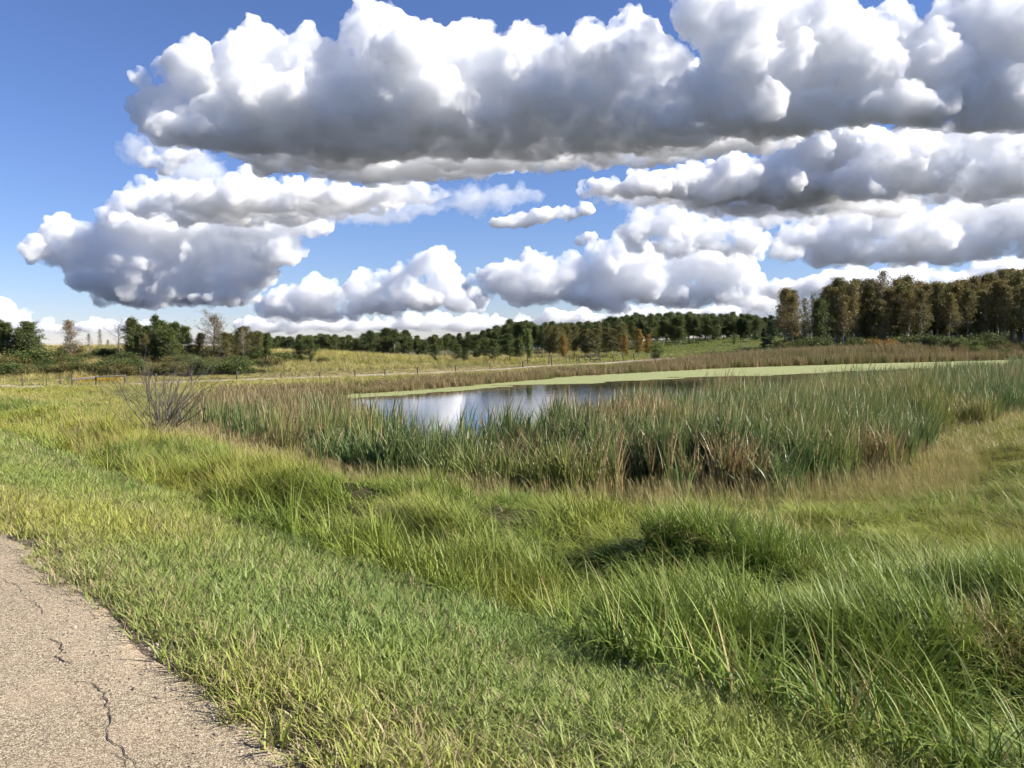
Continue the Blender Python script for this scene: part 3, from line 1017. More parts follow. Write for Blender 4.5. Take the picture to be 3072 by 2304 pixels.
def post_fence(name, label, cat, posts, wires=3, group=None):
    """posts: (px, base row, top row, radius, lean)"""
    pts = []
    for (px, by, ty, r, lean) in posts:
        g = ground_hit(px, by)
        x, y, z = g
        zt = at_y(px, ty, y)[1]
        pts.append((x, y, z, max(zt - z, .7), r, lean))
    root = empty(name, pts[0][:3])
    o0 = np.array(pts[0][:3])
    for (x, y, z, h, r, lean) in pts:
        v, f = bar((x, y, z - .3), (x + lean, y, z + h), r, 7, .92)
        mesh_obj('post', v - o0, f, POSTWOOD, root, True)
    for (a, b) in zip(pts[:-1], pts[1:]):
        for k in range(wires):
            t = .95 - k * .3
            p = np.array([a[0] + a[5] * t, a[1], a[2] + a[3] * t]); q = np.array([b[0] + b[5] * t, b[1], b[2] + b[3] * t])
            v, f = bar(p, q, .006, 4)
            mesh_obj('wire', v - o0, f, WIRE, root)
    return tag(root, label, cat, group)


post_fence('wire_fence', 'wire fence on dark wooden posts along the path left of the rails', 'fence',
           [(-130, 1170, 1138, .06, 0), (-30, 1166, 1136, .055, 0), (68, 1162, 1134, .06, .0), (140, 1161, 1136, .04, 0), (182, 1160, 1131, .055, .0)])
post_fence('wire_fence', 'wire fence on dark posts running from the rails past the mound', 'fence',
           [(470, 1150, 1120, .05, 0), (575, 1147, 1118, .055, 0), (711, 1146, 1112, .07, 0), (844, 1141, 1120, .06, 0), (960, 1135, 1116, .05, 0), (1065, 1131, 1109, .07, .02), (1155, 1128, 1108, .05, 0),
            (1253, 1124, 1102, .075, 0), (1367, 1117, 1096, .07, 0), (1470, 1110, 1088, .06, 0), (1569, 1104, 1082, .1, 0)])
post_fence('wire_fence', 'pale thin posts of the wire fence below the grassy mound', 'fence',
           [(660, 1120, 1100, .045, 0), (707, 1118, 1096, .045, 0), (758, 1117, 1096, .045, 0), (797, 1116, 1092, .045, 0), (860, 1115, 1098, .04, 0)], wires=2)
post_fence('wire_fence', 'wire fence with leaning grey posts in front of the olive trees', 'fence',
           [(1583, 1092, 1068, .08, 0), (1647, 1094, 1067, .07, 0), (1656, 1098, 1066, .09, -.1), (1699, 1088, 1068, .06, 0), (1708, 1086, 1067, .06, 0), (1730, 1088, 1066, .07, 0), (1737, 1089, 1068, .07, 0), (1757, 1084, 1062, .07, -.25)])
post_fence('wire_fence', 'wire fence with leaning posts climbing the sloping pasture', 'fence',
           [(1842, 1085, 1062, .08, -.15), (1872, 1082, 1060, .08, -.3), (1905, 1082, 1059, .09, -.25), (1958, 1078, 1058, .08, -.3), (2018, 1074, 1062, .07, -.9), (2086, 1070, 1052, .08, -.35), (2146, 1067, 1048, .08, -.3), (2230, 1060, 1044, .07, 0)])


def rail_gate(label, posts, rails, name='rail_fence'):
    """posts: px, base, top; rails: (post i, height share, post j, height share)"""
    P = []
    for (px, by, ty) in posts:
        x, y, z = ground_hit(px, by)
        P.append((x, y, z, at_y(px, ty, y)[1] - z))
    root = empty(name, P[0][:3]); o0 = np.array(P[0][:3])
    for (x, y, z, h) in P:
        v, f = bar((x, y, z - .3), (x, y, z + h), .09, 8, .94)
        mesh_obj('post', v - o0, f, POSTWOOD, root, True)
    for (i, a, j, b) in rails:
        p = np.array([P[i][0], P[i][1] - .09, P[i][2] + P[i][3] * a]); q = np.array([P[j][0], P[j][1] - .09, P[j][2] + P[j][3] * b])
        v, f = bar(p, q, .06, 8, .95)
        mesh_obj('rail', v - o0, f, RAILWOOD, root, True)
    return tag(root, label, 'fence')


rail_gate('grey wooden rail fence of three posts beside the path, left of the bare bush', [(218, 1160, 1123), (288, 1158, 1126), (376, 1156, 1123)], [(0, .62, 1, .86), (1, .86, 2, .86), (0, .56, 1, .78)])
rail_gate('wooden corner brace of two posts with rails and slanting strut', [(1771, 1086, 1057), (1801, 1087, 1063)], [(0, .75, 1, .9), (0, .28, 1, .42), (0, .02, 1, .5)], 'fence_brace')
# ------------------------------------------------------------------ grass, sedge, cattails: tufts set out point by point
def blade_material(name, greens, straws, trans=.22, rough=.5, spec=.22):
    nt = NT(name)
    lv = nt.n('SeparateColor', Color=nt.n('Attribute', {'attribute_name': 'cv'}).outputs['Color'])
    ti = nt.n('SeparateColor', Color=nt.n('Attribute', {'attribute_name': 'tint', 'attribute_type': 'INSTANCER'}).outputs['Color'])
    g = nt.mix(lv.outputs[0], greens[0], greens[1])
    g = nt.mix(ti.outputs[1], g, greens[2])                           # patches of yellower growth
    s = nt.mix(lv.outputs[0], straws[0], straws[1])
    is_s = nt.math('LESS_THAN', lv.outputs[2], ti.outputs[0])          # share of dry blades
    c = nt.mix(is_s, g, s)
    dry_tip = nt.math('MULTIPLY', nt.math('POWER', lv.outputs[1], 4.0), .2)
    c = nt.mix(dry_tip, c, straws[0])
    nt.put(nt.bsdf.inputs['Base Color'], c)
    nt.put(nt.bsdf.inputs['Roughness'], rough)
    nt.put(nt.bsdf.inputs['Specular IOR Level'], spec)
    tr = nt.n('BsdfTranslucent'); nt.put(tr.inputs['Color'], c)
    mx = nt.n('MixShader', Fac=trans)
    nt.t.links.new(nt.bsdf.outputs[0], mx.inputs[1]); nt.t.links.new(tr.outputs[0], mx.inputs[2])
    nt.t.links.new(mx.outputs[0], nt.out.inputs['Surface'])
    return nt.m


M_VERGE = blade_material('verge_blades', ((.11, .175, .032), (.33, .42, .11), (.33, .34, .065)), ((.46, .38, .20), (.28, .21, .105)))
M_TALL = blade_material('tall_blades', ((.065, .12, .018), (.24, .31, .05), (.33, .31, .045)), ((.46, .38, .16), (.32, .245, .10)))
M_CAT = blade_material('cattail_blades', ((.06, .115, .04), (.205, .275, .085), (.26, .26, .065)), ((.40, .30, .15), (.26, .175, .085)), .22, .38)
M_REED = blade_material('reed_blades', ((.10, .12, .04), (.16, .17, .055), (.21, .18, .06)), ((.36, .28, .15), (.27, .19, .095)), .25, .6)


def tuft(seed, n, hmin, hmax, width, spread, th0, th1, wind, mat, stalks=0, seg=4, stalk_h=1.25, twist=.5, droop=1.6):
    """a tuft whose blades bend towards +X (the wind); th0, th1: lean at foot and at tip (radians)"""
    rg = np.random.default_rng(seed)
    V, Q, CV = [], [], []
    base = 0
    for k in range(n + stalks):
        st = k >= n
        h = rg.uniform(hmin, hmax) * (stalk_h if st else 1)
        r, a0 = spread * math.sqrt(rg.random()), rg.uniform(0, 6.28)
        p = np.array([r * math.cos(a0), r * math.sin(a0), -.02])
        az = rg.uniform(0, 6.28)
        d = np.array([math.cos(az) * (1 - wind) + wind, math.sin(az) * (1 - wind)])
        d /= np.linalg.norm(d) + 1e-6
        t0, t1 = rg.uniform(0, th0), rg.uniform(th0, th1)
        if st:
            t0, t1 = t0 * .5, t1 * .55
        side = np.array([-d[1], d[0], 0]) * math.cos(tw := rg.normal() * twist) + np.array([d[0], d[1], 0]) * math.sin(tw)
        w0 = width * rg.uniform(.6, 1.25) * (.45 if st else 1)
        rnd, dry = rg.random(), (0.0 if st else rg.uniform(.02, 1))
        m = seg + (3 if st else 0)
        for i in range(m + 1):
            t = i / m
            th = t0 + (t1 - t0) * t ** droop
            if i:
                p = p + np.array([d[0] * math.sin(th), d[1] * math.sin(th), math.cos(th)]) * (h / m)
            if st:
                w = w0 * (1.0 if t < .72 else (2.2 if t < .9 else (.4 if t == 1 else 1.6)))
            else:
                w = w0 * (.65 + .35 * min(1, t * 4)) * (1 - t ** 2.2) + w0 * .06
            V.append(p - side * w / 2); V.append(p + side * w / 2)
            CV.append((rnd, t, dry)); CV.append((rnd, t, dry))
            if i:
                b = base + 2 * (i - 1)
                Q.append((b, b + 1, b + 3, b + 2))
        base += 2 * (m + 1)
    me = fast_mesh('tuft', np.array(V), np.array(Q), mat, True)
    cv = np.c_[np.array(CV), np.ones(len(CV))].astype(np.float32)
    at = me.attributes.new('cv', 'FLOAT_COLOR', 'POINT'); at.data.foreach_set('color', cv.ravel())
    return me


def tuft_set(name, meshes):
    c = bpy.data.collections.new(name)
    for i, me in enumerate(meshes):
        o = bpy.data.objects.new('%s_%02d' % (name, i), me)
        c.objects.link(o)
    return c


def scatter(name, label, cat, coll, pts, rot, scl, idx, tint):
    """one object of tufts: a cloud of points, each carrying one tuft of the set"""
    me = bpy.data.meshes.new(name)
    me.vertices.add(len(pts))
    me.vertices.foreach_set('co', np.ascontiguousarray(pts, np.float32).ravel())
    a = me.attributes.new('rot', 'FLOAT_VECTOR', 'POINT'); a.data.foreach_set('vector', np.ascontiguousarray(rot, np.float32).ravel())
    a = me.attributes.new('scl', 'FLOAT_VECTOR', 'POINT'); a.data.foreach_set('vector', np.ascontiguousarray(scl, np.float32).ravel())
    a = me.attributes.new('idx', 'INT', 'POINT'); a.data.foreach_set('value', np.ascontiguousarray(idx, np.int32))
    a = me.attributes.new('tint', 'FLOAT_COLOR', 'POINT'); a.data.foreach_set('color', np.c_[tint, np.ones(len(tint))].astype(np.float32).ravel())
    o = bpy.data.objects.new(name, me)
    COL.objects.link(o)
    g = bpy.data.node_groups.new(name, 'GeometryNodeTree')
    g.interface.new_socket('Geometry', in_out='INPUT', socket_type='NodeSocketGeometry')
    g.interface.new_socket('Geometry', in_out='OUTPUT', socket_type='NodeSocketGeometry')
    N, L = g.nodes, g.links
    gi, go = N.new('NodeGroupInput'), N.new('NodeGroupOutput')
    ci = N.new('GeometryNodeCollectionInfo')
    ci.inputs['Collection'].default_value = coll
    ci.inputs['Separate Children'].default_value = True
    ci.inputs['Reset Children'].default_value = True
    ip = N.new('GeometryNodeInstanceOnPoints')
    ip.inputs['Pick Instance'].default_value = True

    def attr(nm, ty):
        n = N.new('GeometryNodeInputNamedAttribute'); n.data_type = ty; n.inputs['Name'].default_value = nm
        return n.outputs['Attribute']
    e = N.new('FunctionNodeEulerToRotation')
    L.new(attr('rot', 'FLOAT_VECTOR'), e.inputs[0])
    L.new(gi.outputs[0], ip.inputs['Points'])
    L.new(ci.outputs[0], ip.inputs['Instance'])
    L.new(attr('idx', 'INT'), ip.inputs['Instance Index'])
    L.new(e.outputs[0], ip.inputs['Rotation'])
    L.new(attr('scl', 'FLOAT_VECTOR'), ip.inputs['Scale'])
    L.new(ip.outputs[0], go.inputs[0])
    md = o.modifiers.new('tufts', 'NODES'); md.node_group = g
    print(name, len(pts))
    return tag(o, label, cat, kind='stuff')


def candidates(bands, half=.86, pad=2.5):
    """random points ahead, thinner with distance; bands: (near, far, per square metre)"""
    out = []
    for r0, r1, den in bands:
        w = half * r1 + pad
        n = int(den * (2 * w) * (r1 - r0))
        x, y = rng.uniform(-w, w, n), rng.uniform(r0, r1, n)
        k = np.abs(x) < half * y + pad
        out.append(np.c_[x[k], y[k]])
    return np.concatenate(out)


WIND = math.pi                            # blades lean to the left
def place(P, coll_n, smin, smax, tint, turn=.7, lift=0.0, hmul=None, swirl=0.0):
    n = len(P)
    z = np.maximum(height(P[:, 0], P[:, 1]), WATER_Z - .05)
    rot = np.zeros((n, 3)); rot[:, 2] = WIND + rng.normal(size=n) * turn + (vnoise(P[:, 0], P[:, 1], 1.1, 97, 2) - .5) * swirl
    rot[:, 0] = rng.normal(size=n) * .06; rot[:, 1] = rng.normal(size=n) * .06
    s = rng.uniform(smin, smax, n)
    scl = np.stack([s, s, s * (1 if hmul is None else hmul)], -1)
    return np.c_[P, z + lift], rot, scl, rng.integers(0, coll_n, n), tint


# ---- sets of tufts
T_VERGE = tuft_set('verge_tuft', [tuft(101 + i, 15, .07, .20, .0080, .05, .6, 1.8, .12, M_VERGE) for i in range(5)]
                   + [tuft(107, 11, .12, .26, .010, .06, .5, 1.9, .15, M_VERGE), tuft(108, 10, .10, .2, .005, .05, .5, 1.4, .15, M_VERGE, stalks=1, stalk_h=1.3)])
T_VERGE_FAR = tuft_set('verge_far', [tuft(121 + i, 18, .12, .26, .012, .14, .5, 1.4, .25, M_VERGE, seg=3) for i in range(4)])
T_TALL = tuft_set('tall_tuft', [tuft(131 + i, 16, .34, .86, .013, .08, .50, 2.15, .45, M_TALL, seg=6, droop=1.35) for i in range(5)]
                  + [tuft(141 + i, 14, .35, .75, .015, .08, .55, 2.3, .3, M_TALL, seg=6, droop=1.2) for i in range(1)])
T_TALL_FAR = tuft_set('tall_far', [tuft(151 + i, 20, .45, .9, .020, .22, .35, 1.3, .4, M_TALL, stalks=1, seg=3) for i in range(4)])
T_SEED = tuft_set('seed_tuft', [tuft(161 + i, 10, .4, .75, .007, .09, .35, 1.2, .4, M_TALL, stalks=9, seg=4, stalk_h=1.5) for i in range(4)])
T_CAT = tuft_set('cattail', [tuft(171 + i, 9, 1.35, 2.55, .046, .13, .12, .62, .2, M_CAT, seg=6, droop=2.4, twist=1.4) for i in range(5)]
                 + [tuft(181, 9, 1.1, 2.0, .036, .10, .15, 1.3, .35, M_CAT, seg=6, droop=2.6, twist=1.2)])
T_REED = tuft_set('reed', [tuft(191 + i, 16, 1.0, 1.9, .034, .28, .10, .6, .35, M_REED, seg=4, stalks=3, stalk_h=1.05) for i in range(4)])


def cls(P):
    x, y = P[:, 0], P[:, 1]
    return road_s(x, y), pond_sd(x, y)


def tints(P, straw, yellow, amp=.3, scale=2.0, seed=60):
    a = vnoise(P[:, 0], P[:, 1], scale, seed, 3); b = vnoise(P[:, 0], P[:, 1], scale * 1.7, seed + 7, 3)
    return np.stack([np.clip(straw + (a - .5) * amp * 2, 0, 1), np.clip(yellow + (b - .5) * 1.6, 0, 1), np.ones(len(P))], -1)


# ---- mown verge
P = candidates([(1.5, 5.5, 520), (5.5, 9, 330), (9, 14, 190)])
s, sd = cls(P)
e = (vnoise(road_t(P[:, 0], P[:, 1]), s * 0, .5, 43, 3) - .5) * .22
thin = np.clip((s - e + .1) / .35, .12, 1)
P = P[(s > e - .08) & (s < 2.65 + .15 * vnoise(P[:, 0], P[:, 1], .4, 78, 1)) & (rng.random(len(P)) < thin)]
s, sd = cls(P)
t = tints(P, .13, .40, .32, 1.1, 61)
edge = (1 - sstep(.1, 1.0, s)); t[:, 0] = np.clip(t[:, 0] + edge * .30, 0, 1); t[:, 1] = np.clip(t[:, 1] + edge * .3, 0, 1)
hm = .75 + .5 * vnoise(P[:, 0], P[:, 1], .8, 66, 2) + .25 * sstep(2.1, 2.7, s)
scatter('verge_grass', 'short green and straw coloured grass on the verge beside the road', 'grass', T_VERGE, *place(P, 7, .7, 1.15, t, 1.6, hmul=hm))
P = candidates([(14, 26, 60), (26, 60, 26), (60, 110, 6)])
s, sd = cls(P)
P = P[(s > .05) & (s < 2.65)]
scatter('verge_grass', 'short grass on the verge farther along the road', 'grass', T_VERGE_FAR, *place(P, 4, .8, 1.2, tints(P, .22, .35, .25, 1.6, 62), .9))

# ---- tall ditch grass
P = candidates([(2.5, 7, 270), (7, 11, 210), (11, 18, 95), (18, 24, 46)])
s, sd = cls(P)
k = (s < 6.2) | (rng.random(len(P)) < .6)
P, s, sd = P[k], s[k], sd[k]
hollow = vnoise(P[:, 0], P[:, 1], 1.35, 71, 2)
gap = ((hollow > .56) & (s < 12)) 
HOLLOWS = [(*ground_hit(px, py, .35)[:2], r) for px, py, r in ((560, 1480, .5), (760, 1550, .5), (930, 1600, .45), (1090, 1660, .5), (1250, 1715, .5), (1400, 1775, .45), (1990, 1530, .8), (2080, 1640, .5), (2420, 1600, .7),
           (2760, 1640, .9), (2960, 1800, .6), (2250, 1790, .35), (2380, 2010, .45), (1700, 1880, .3), (2900, 2010, .4), (1560, 1560, .5))]
hd = np.min([np.hypot(P[:, 0] - hx, (P[:, 1] - hy)) / r for hx, hy, r in HOLLOWS], 0) + (vnoise(P[:, 0], P[:, 1], .5, 79, 2) - .5) * .8
gap = gap | (hd < 1)
ditch = (s > 2.6) & (s < 3.7 + .5 * vnoise(P[:, 0], P[:, 1], .6, 77, 2))
P = P[(s > 2.55) & (sd > .3) & (~ditch | (rng.random(len(P)) < .04)) & (~gap | (rng.random(len(P)) < .16))]
s, sd = cls(P)
right_bank = sstep(6.5, 11, P[:, 0]) * sstep(15, 19, P[:, 1])
left = 1 - sstep(-6.0, -1.5, P[:, 0])
rimdry = (1 - sstep(.5, 2.6, sd))
t = tints(P, .05 + .35 * rimdry + .1 * right_bank, .0 + .28 * right_bank + .32 * left + .14 * sstep(8, 13, s), .16, 2.2, 63)
hol = vnoise(P[:, 0], P[:, 1], 1.35, 71, 2)
hm = (.05 + 1.75 * vnoise(P[:, 0], P[:, 1], 1.0, 72, 2)) * (1 - .45 * sstep(.48, .6, hol) * (s < 11)) * (1 - .45 * sstep(7.5, 11, s)) * (1 + .1 * (1 - sstep(4.4, 5.6, s)))
hm = np.clip(hm, .12, 1.2) * (1 - .35 * (1 - sstep(1.5, 5, sd)))
scatter('ditch_grass', 'tall lush grass bent by the wind in the ditch between verge and cattails', 'grass', T_TALL, *place(P, 6, .75, 1.1, t, .45, hmul=hm, swirl=5.0))
P = candidates([(18, 32, 13), (32, 55, 8.5), (55, 75, 4)])
s, sd = cls(P)
P = P[(s > 2.6) & (sd > .3) & (P[:, 1] > 22)]
s, sd = cls(P)
dpath = np.min(np.hypot(P[:, :1] - PATH[:, 0], P[:, 1:2] - PATH[:, 1]), 1)
path_d = np.abs(poly_sd(P[:, 0], P[:, 1], np.r_[PATH[:, :2], PATH[::-1, :2] + .01]))
k = path_d > 1.6
P = P[k]; s = s[k]; sd = sd[k]
right_bank = sstep(6.5, 11, P[:, 0])
t = tints(P, .18 + .06 * right_bank + .2 * sstep(30, 60, P[:, 1]), .42 + .2 * right_bank, .35, 5, 64)
hm = .32 + .45 * vnoise(P[:, 0], P[:, 1], 4, 73, 3)
scatter('meadow_grass', 'rough yellow-green meadow grass left and right of the pond', 'grass', T_TALL_FAR, *place(P, 4, .7, 1.05, t, .7, hmul=hm))

# ---- dead tussocks in the ditch
L = []
for px, py, r, n in ((1560, 1790, .35, 34), (1690, 1860, .3, 26), (1990, 1890, .5, 46), (2130, 1960, .4, 30), (2480, 2110, .35, 26), (2950, 1880, .5, 40), (2600, 1870, .4, 16), (250, 1290, 1.2, 40), (900, 1420, .8, 40), (1200, 1530, .5, 24), (2300, 1560, .9, 40)):
    g = ground_hit(px, py, .25)
    L.append(np.array(g[:2]) + rng.normal(size=(n, 2)) * r * .6)
P = np.concatenate(L)
P = P[road_s(P[:, 0], P[:, 1]) > 3.2]
scatter('dead_tussocks', 'withered straw and rust coloured tussocks among the green ditch grass', 'grass', T_TALL, *place(P, 6, .55, .95, tints(P, .8, .8, .2, 2, 69), .9))

# ---- dry seed-headed grass: in front of the cattails and on the right bank
P = candidates([(9, 16, 14), (16, 24, 22), (24, 40, 9)])
s, sd = cls(P)
rim = (sd > -.6) & (sd < 2.2)
bank = (P[:, 0] > 6 + (20 - P[:, 1]) * .3) & (sd > .5) & (s > 9)
meadow = (P[:, 0] < -5) & (s > 4) & (vnoise(P[:, 0], P[:, 1], 3, 75) > .55)
pr = np.where(rim, .8, np.where(bank, .14, np.where(meadow, .35, 0)))
pr = pr + np.where((s > 6) & (sd < 6) & (vnoise(P[:, 0], P[:, 1], 2, 76) > .55), .15, 0)
P = P[rng.random(len(P)) < pr]
scatter('seed_grass', 'dry straw coloured grass with nodding seed heads fringing the cattails and right bank', 'grass', T_SEED, *place(P, 4, .5, .85, tints(P, .45, .5, .4, 2, 65), .8))

# ---- cattails
BACK = np.array([at_y(px, 1100, Y)[0] for px, Y in ((840, 26), (1100, 23), (1300, 22), (1560, 23.5), (1720, 26.5), (1830, 30.5), (1950, 34.5), (2150, 38), (2350, 42), (2600, 52), (2850, 63), (3072, 74), (3400, 88))])
BACKY = np.array([26, 23, 22, 23.5, 26.5, 30.5, 34.5, 38, 42, 52, 63, 74, 88.])
P = candidates([(17, 24, 34), (24, 32, 24), (32, 45, 14), (45, 92, 8)])
x, y = P[:, 0], P[:, 1]
s, sd = cls(P)
back = np.interp(x, BACK, BACKY)
n = vnoise(x, y, 1.6, 81, 3)
inb = (sd < -.1 + (vnoise(x, y, 1.3, 86, 2) - .5) * 3.0) & (y < back + (n - .5) * 2.5) & (x > -7.5)
inb &= ~((n > .70) & (y < 22.5))
P = P[inb]
n = vnoise(P[:, 0], P[:, 1], 2.6, 82, 3); m = vnoise(P[:, 0], P[:, 1], 6, 83, 2)
t = np.stack([np.clip(.14 + (n - .5) * 2.8, .03, .9), np.clip((m - .45) * 1.6, 0, .7), np.ones(len(P))], -1)
hm = (.62 + .5 * vnoise(P[:, 0], P[:, 1], 1.5, 84, 2)) * (.68 + .32 * sstep(0, 2.6, -pond_sd(P[:, 0], P[:, 1])))
scatter('cattails', 'dense stand of green cattails growing in the near side of the pond', 'cattails', T_CAT, *place(P, 6, .82, 1.08, t, .8, hmul=hm))
# clumps on the left shore
CL = []
for (px, py, rr, cnt) in ((760, 1330, .9, 26), (830, 1345, .7, 16), (1010, 1350, 1.3, 46), (1090, 1345, 1.2, 40), (720, 1290, 1.0, 16), (960, 1300, .8, 16), (640, 1300, 1.2, 14), (1150, 1330, 1.0, 30)):
    g = at_z(px, py, WATER_Z + .1)
    CL.append(np.array(g) + rng.normal(size=(cnt, 2)) * rr * .6)
P = np.concatenate(CL)
P = P[road_s(P[:, 0], P[:, 1]) > 5]
scatter('cattails', 'scattered cattail clumps on the left shore of the pond', 'cattails', T_CAT, *place(P, 6, .62, .9, tints(P, .12, .3, .2, 2, 67), .8))

# ---- reeds round the far and left shore
P = candidates([(24, 50, 7), (50, 80, 7), (80, 150, 5.5)])
x, y = P[:, 0], P[:, 1]
s, sd = cls(P)
cross_side = (y > 44 + .75 * x)                   # beyond the water
left_shore = (x < -6) & (y > 25)
wid = 2.2 + 3 * vnoise(x, y, 12, 91, 2) + np.where(left_shore & (y < 55), -1.5, 0) + sstep(15, 60, x) * 9
ok = (sd > -.7) & (sd < wid) & (cross_side | left_shore)
isl = (x < -6.2) & (sd < .2) & (sd > -6.5) & (y > 30) & (y < 50) & (vnoise(x, y, 2.5, 92) > .38)
ok |= isl
path_d = np.abs(poly_sd(x, y, np.r_[PATH[:, :2], PATH[::-1, :2] + .01]))
P = P[ok & (path_d > 2.2)]
s, sd = cls(P)
n = vnoise(P[:, 0], P[:, 1], 5, 93, 3)
t = np.stack([np.clip(.40 + (n - .5) * 1.9, .05, .9), np.clip(vnoise(P[:, 0], P[:, 1], 9, 94), 0, 1), np.ones(len(P))], -1)
hm = .28 + .3 * vnoise(P[:, 0], P[:, 1], 6, 95, 2) + .5 * sstep(-5, 60, P[:, 0]) + .3 * ((P[:, 0] < -6) & (P[:, 1] < 50) & (sd < .2))
scatter('reeds', 'tan and rusty reeds lining the far and left shore of the pond', 'reeds', T_REED, *place(P, 4, .75, 1.1, t, .8, hmul=hm))

# ---- rough grass on the far slopes
P = candidates([(60, 110, 2.6), (110, 185, 1.1)])
x, y = P[:, 0], P[:, 1]
s, sd = cls(P)
path_d = np.abs(poly_sd(x, y, np.r_[PATH[:, :2], PATH[::-1, :2] + .01]))
P = P[(sd > 2) & (path_d > 1.7) & (s > 3) & ((y > 44 + .75 * x) | (x > 20))]
leftness = 1 - sstep(-12, 18, P[:, 0] - (P[:, 1] - 100) * .2)
path_d = np.abs(poly_sd(P[:, 0], P[:, 1], np.r_[PATH[:, :2], PATH[::-1, :2] + .01]))
t = tints(P, .25 + .35 * leftness + .3 * (1 - sstep(3, 9, path_d)), .4 + .3 * leftness, .35, 10, 68)
hm = np.where(path_d < 10, .24, np.where(leftness > .5, .75, .32)) * (.7 + .6 * vnoise(P[:, 0], P[:, 1], 8, 96))
scatter('pasture_grass', 'rough dry grass and green pasture on the slopes beyond the pond', 'grass', T_TALL_FAR, *place(P, 4, .9, 1.5, t, .8, hmul=hm))

# ---- yellow goldenrod under the rails
M_ROD = blade_material('goldenrod_blades', ((.30, .20, .02), (.42, .27, .03), (.36, .22, .02)), ((.32, .2, .03), (.25, .15, .04)))
T_ROD = tuft_set('goldenrod_tuft', [tuft(201 + i, 14, .35, .75, .05, .25, .3, 1.0, .2, M_ROD, seg=3) for i in range(2)])
L = []
for k in range(90):
    g = ground_hit(rng.uniform(225, 370), rng.uniform(1140, 1150))
    if g:
        L.append(g[:2])
P = np.array(L)
scatter('goldenrod', 'yellow goldenrod flowering under the grey rail fence', 'flowers', T_ROD, *place(P, 2, .7, 1.0, tints(P, .1, .3, .1), 3.0))

# ---- loose chippings along the broken road edge
nt = NT('chippings')
nt.put(nt.bsdf.inputs['Base Color'], nt.mix(nt.n('ObjectInfo').outputs['Random'], (.20, .16, .12), (.40, .34, .26)))
nt.put(nt.bsdf.inputs['Roughness'], .9)
stones = []
for i in range(4):
    bm = bmesh.new(); bmesh.ops.create_icosphere(bm, subdivisions=1, radius=.5)
    for v in bm.verts:
        v.co *= random.uniform(.7, 1.2); v.co.z *= .6
    me = bpy.data.meshes.new('chipping'); bm.to_mesh(me); bm.free(); me.materials.append(nt.m); stones.append(me)
T_STONE = tuft_set('chipping', stones)
u = rng.uniform(-3, 14, 5200); ss = rng.normal(size=5200) * .16 - .02
x, y = rp(ss, u)
P = np.c_[x, y]
z = np.where(ss < .1, np.interp(ss, _SP, _SZ) + .012, height(x, y) + .004)
sc = rng.uniform(.004, .016, len(P)) * (1 + (rng.random(len(P)) > .97) * 1.4)
rot = rng.uniform(0, 6.28, (len(P), 3)); rot[:, :2] *= .1
scatter('chippings', 'loose stone chippings and grit along the broken road edge', 'gravel', T_STONE, np.c_[P, z], rot, np.repeat(sc[:, None], 3, 1), rng.integers(0, 4, len(P)), np.ones((len(P), 3)))
# ------------------------------------------------------------------ clouds: closed lumpy bodies of scattering mist, far off
def cloud_material(density):
    nt = NT('cloud_mist')
    nt.t.nodes.remove(nt.bsdf)
    v = nt.n('VolumePrincipled')
    v.inputs['Color'].default_value = (0.9975, 0.998, 0.9985, 1)
    # billows inside the mist: dense cores, thin ragged rims (object space, one unit = one pixel of the traced outline)
    n1 = nt.noise(1 / 75.0, 8, .64, vec=nt.n('TexCoord').outputs['Object'])
    r = nt.ramp(n1, [(.38, (0, 0, 0)), (.58, (1, 1, 1))])
    nt.put(v.inputs['Density'], nt.math('MULTIPLY', r, density * 2.6))
    v.inputs['Anisotropy'].default_value = 0.0
    nt.t.links.new(v.outputs[0], nt.out.inputs['Volume'])
    return nt.m


_bm = bmesh.new()
bmesh.ops.create_icosphere(_bm, subdivisions=2, radius=1.0)
ICO_V = np.array([v.co[:] for v in _bm.verts])
ICO_F = np.array([[v.index for v in f.verts] for f in _bm.faces])
_bm.free()
K = 1.3887                             # the outlines below were read off a 2212-pixel-wide view


def nums(s):
    return [tuple(float(a) * K for a in w.split(',')) for w in s.split()]


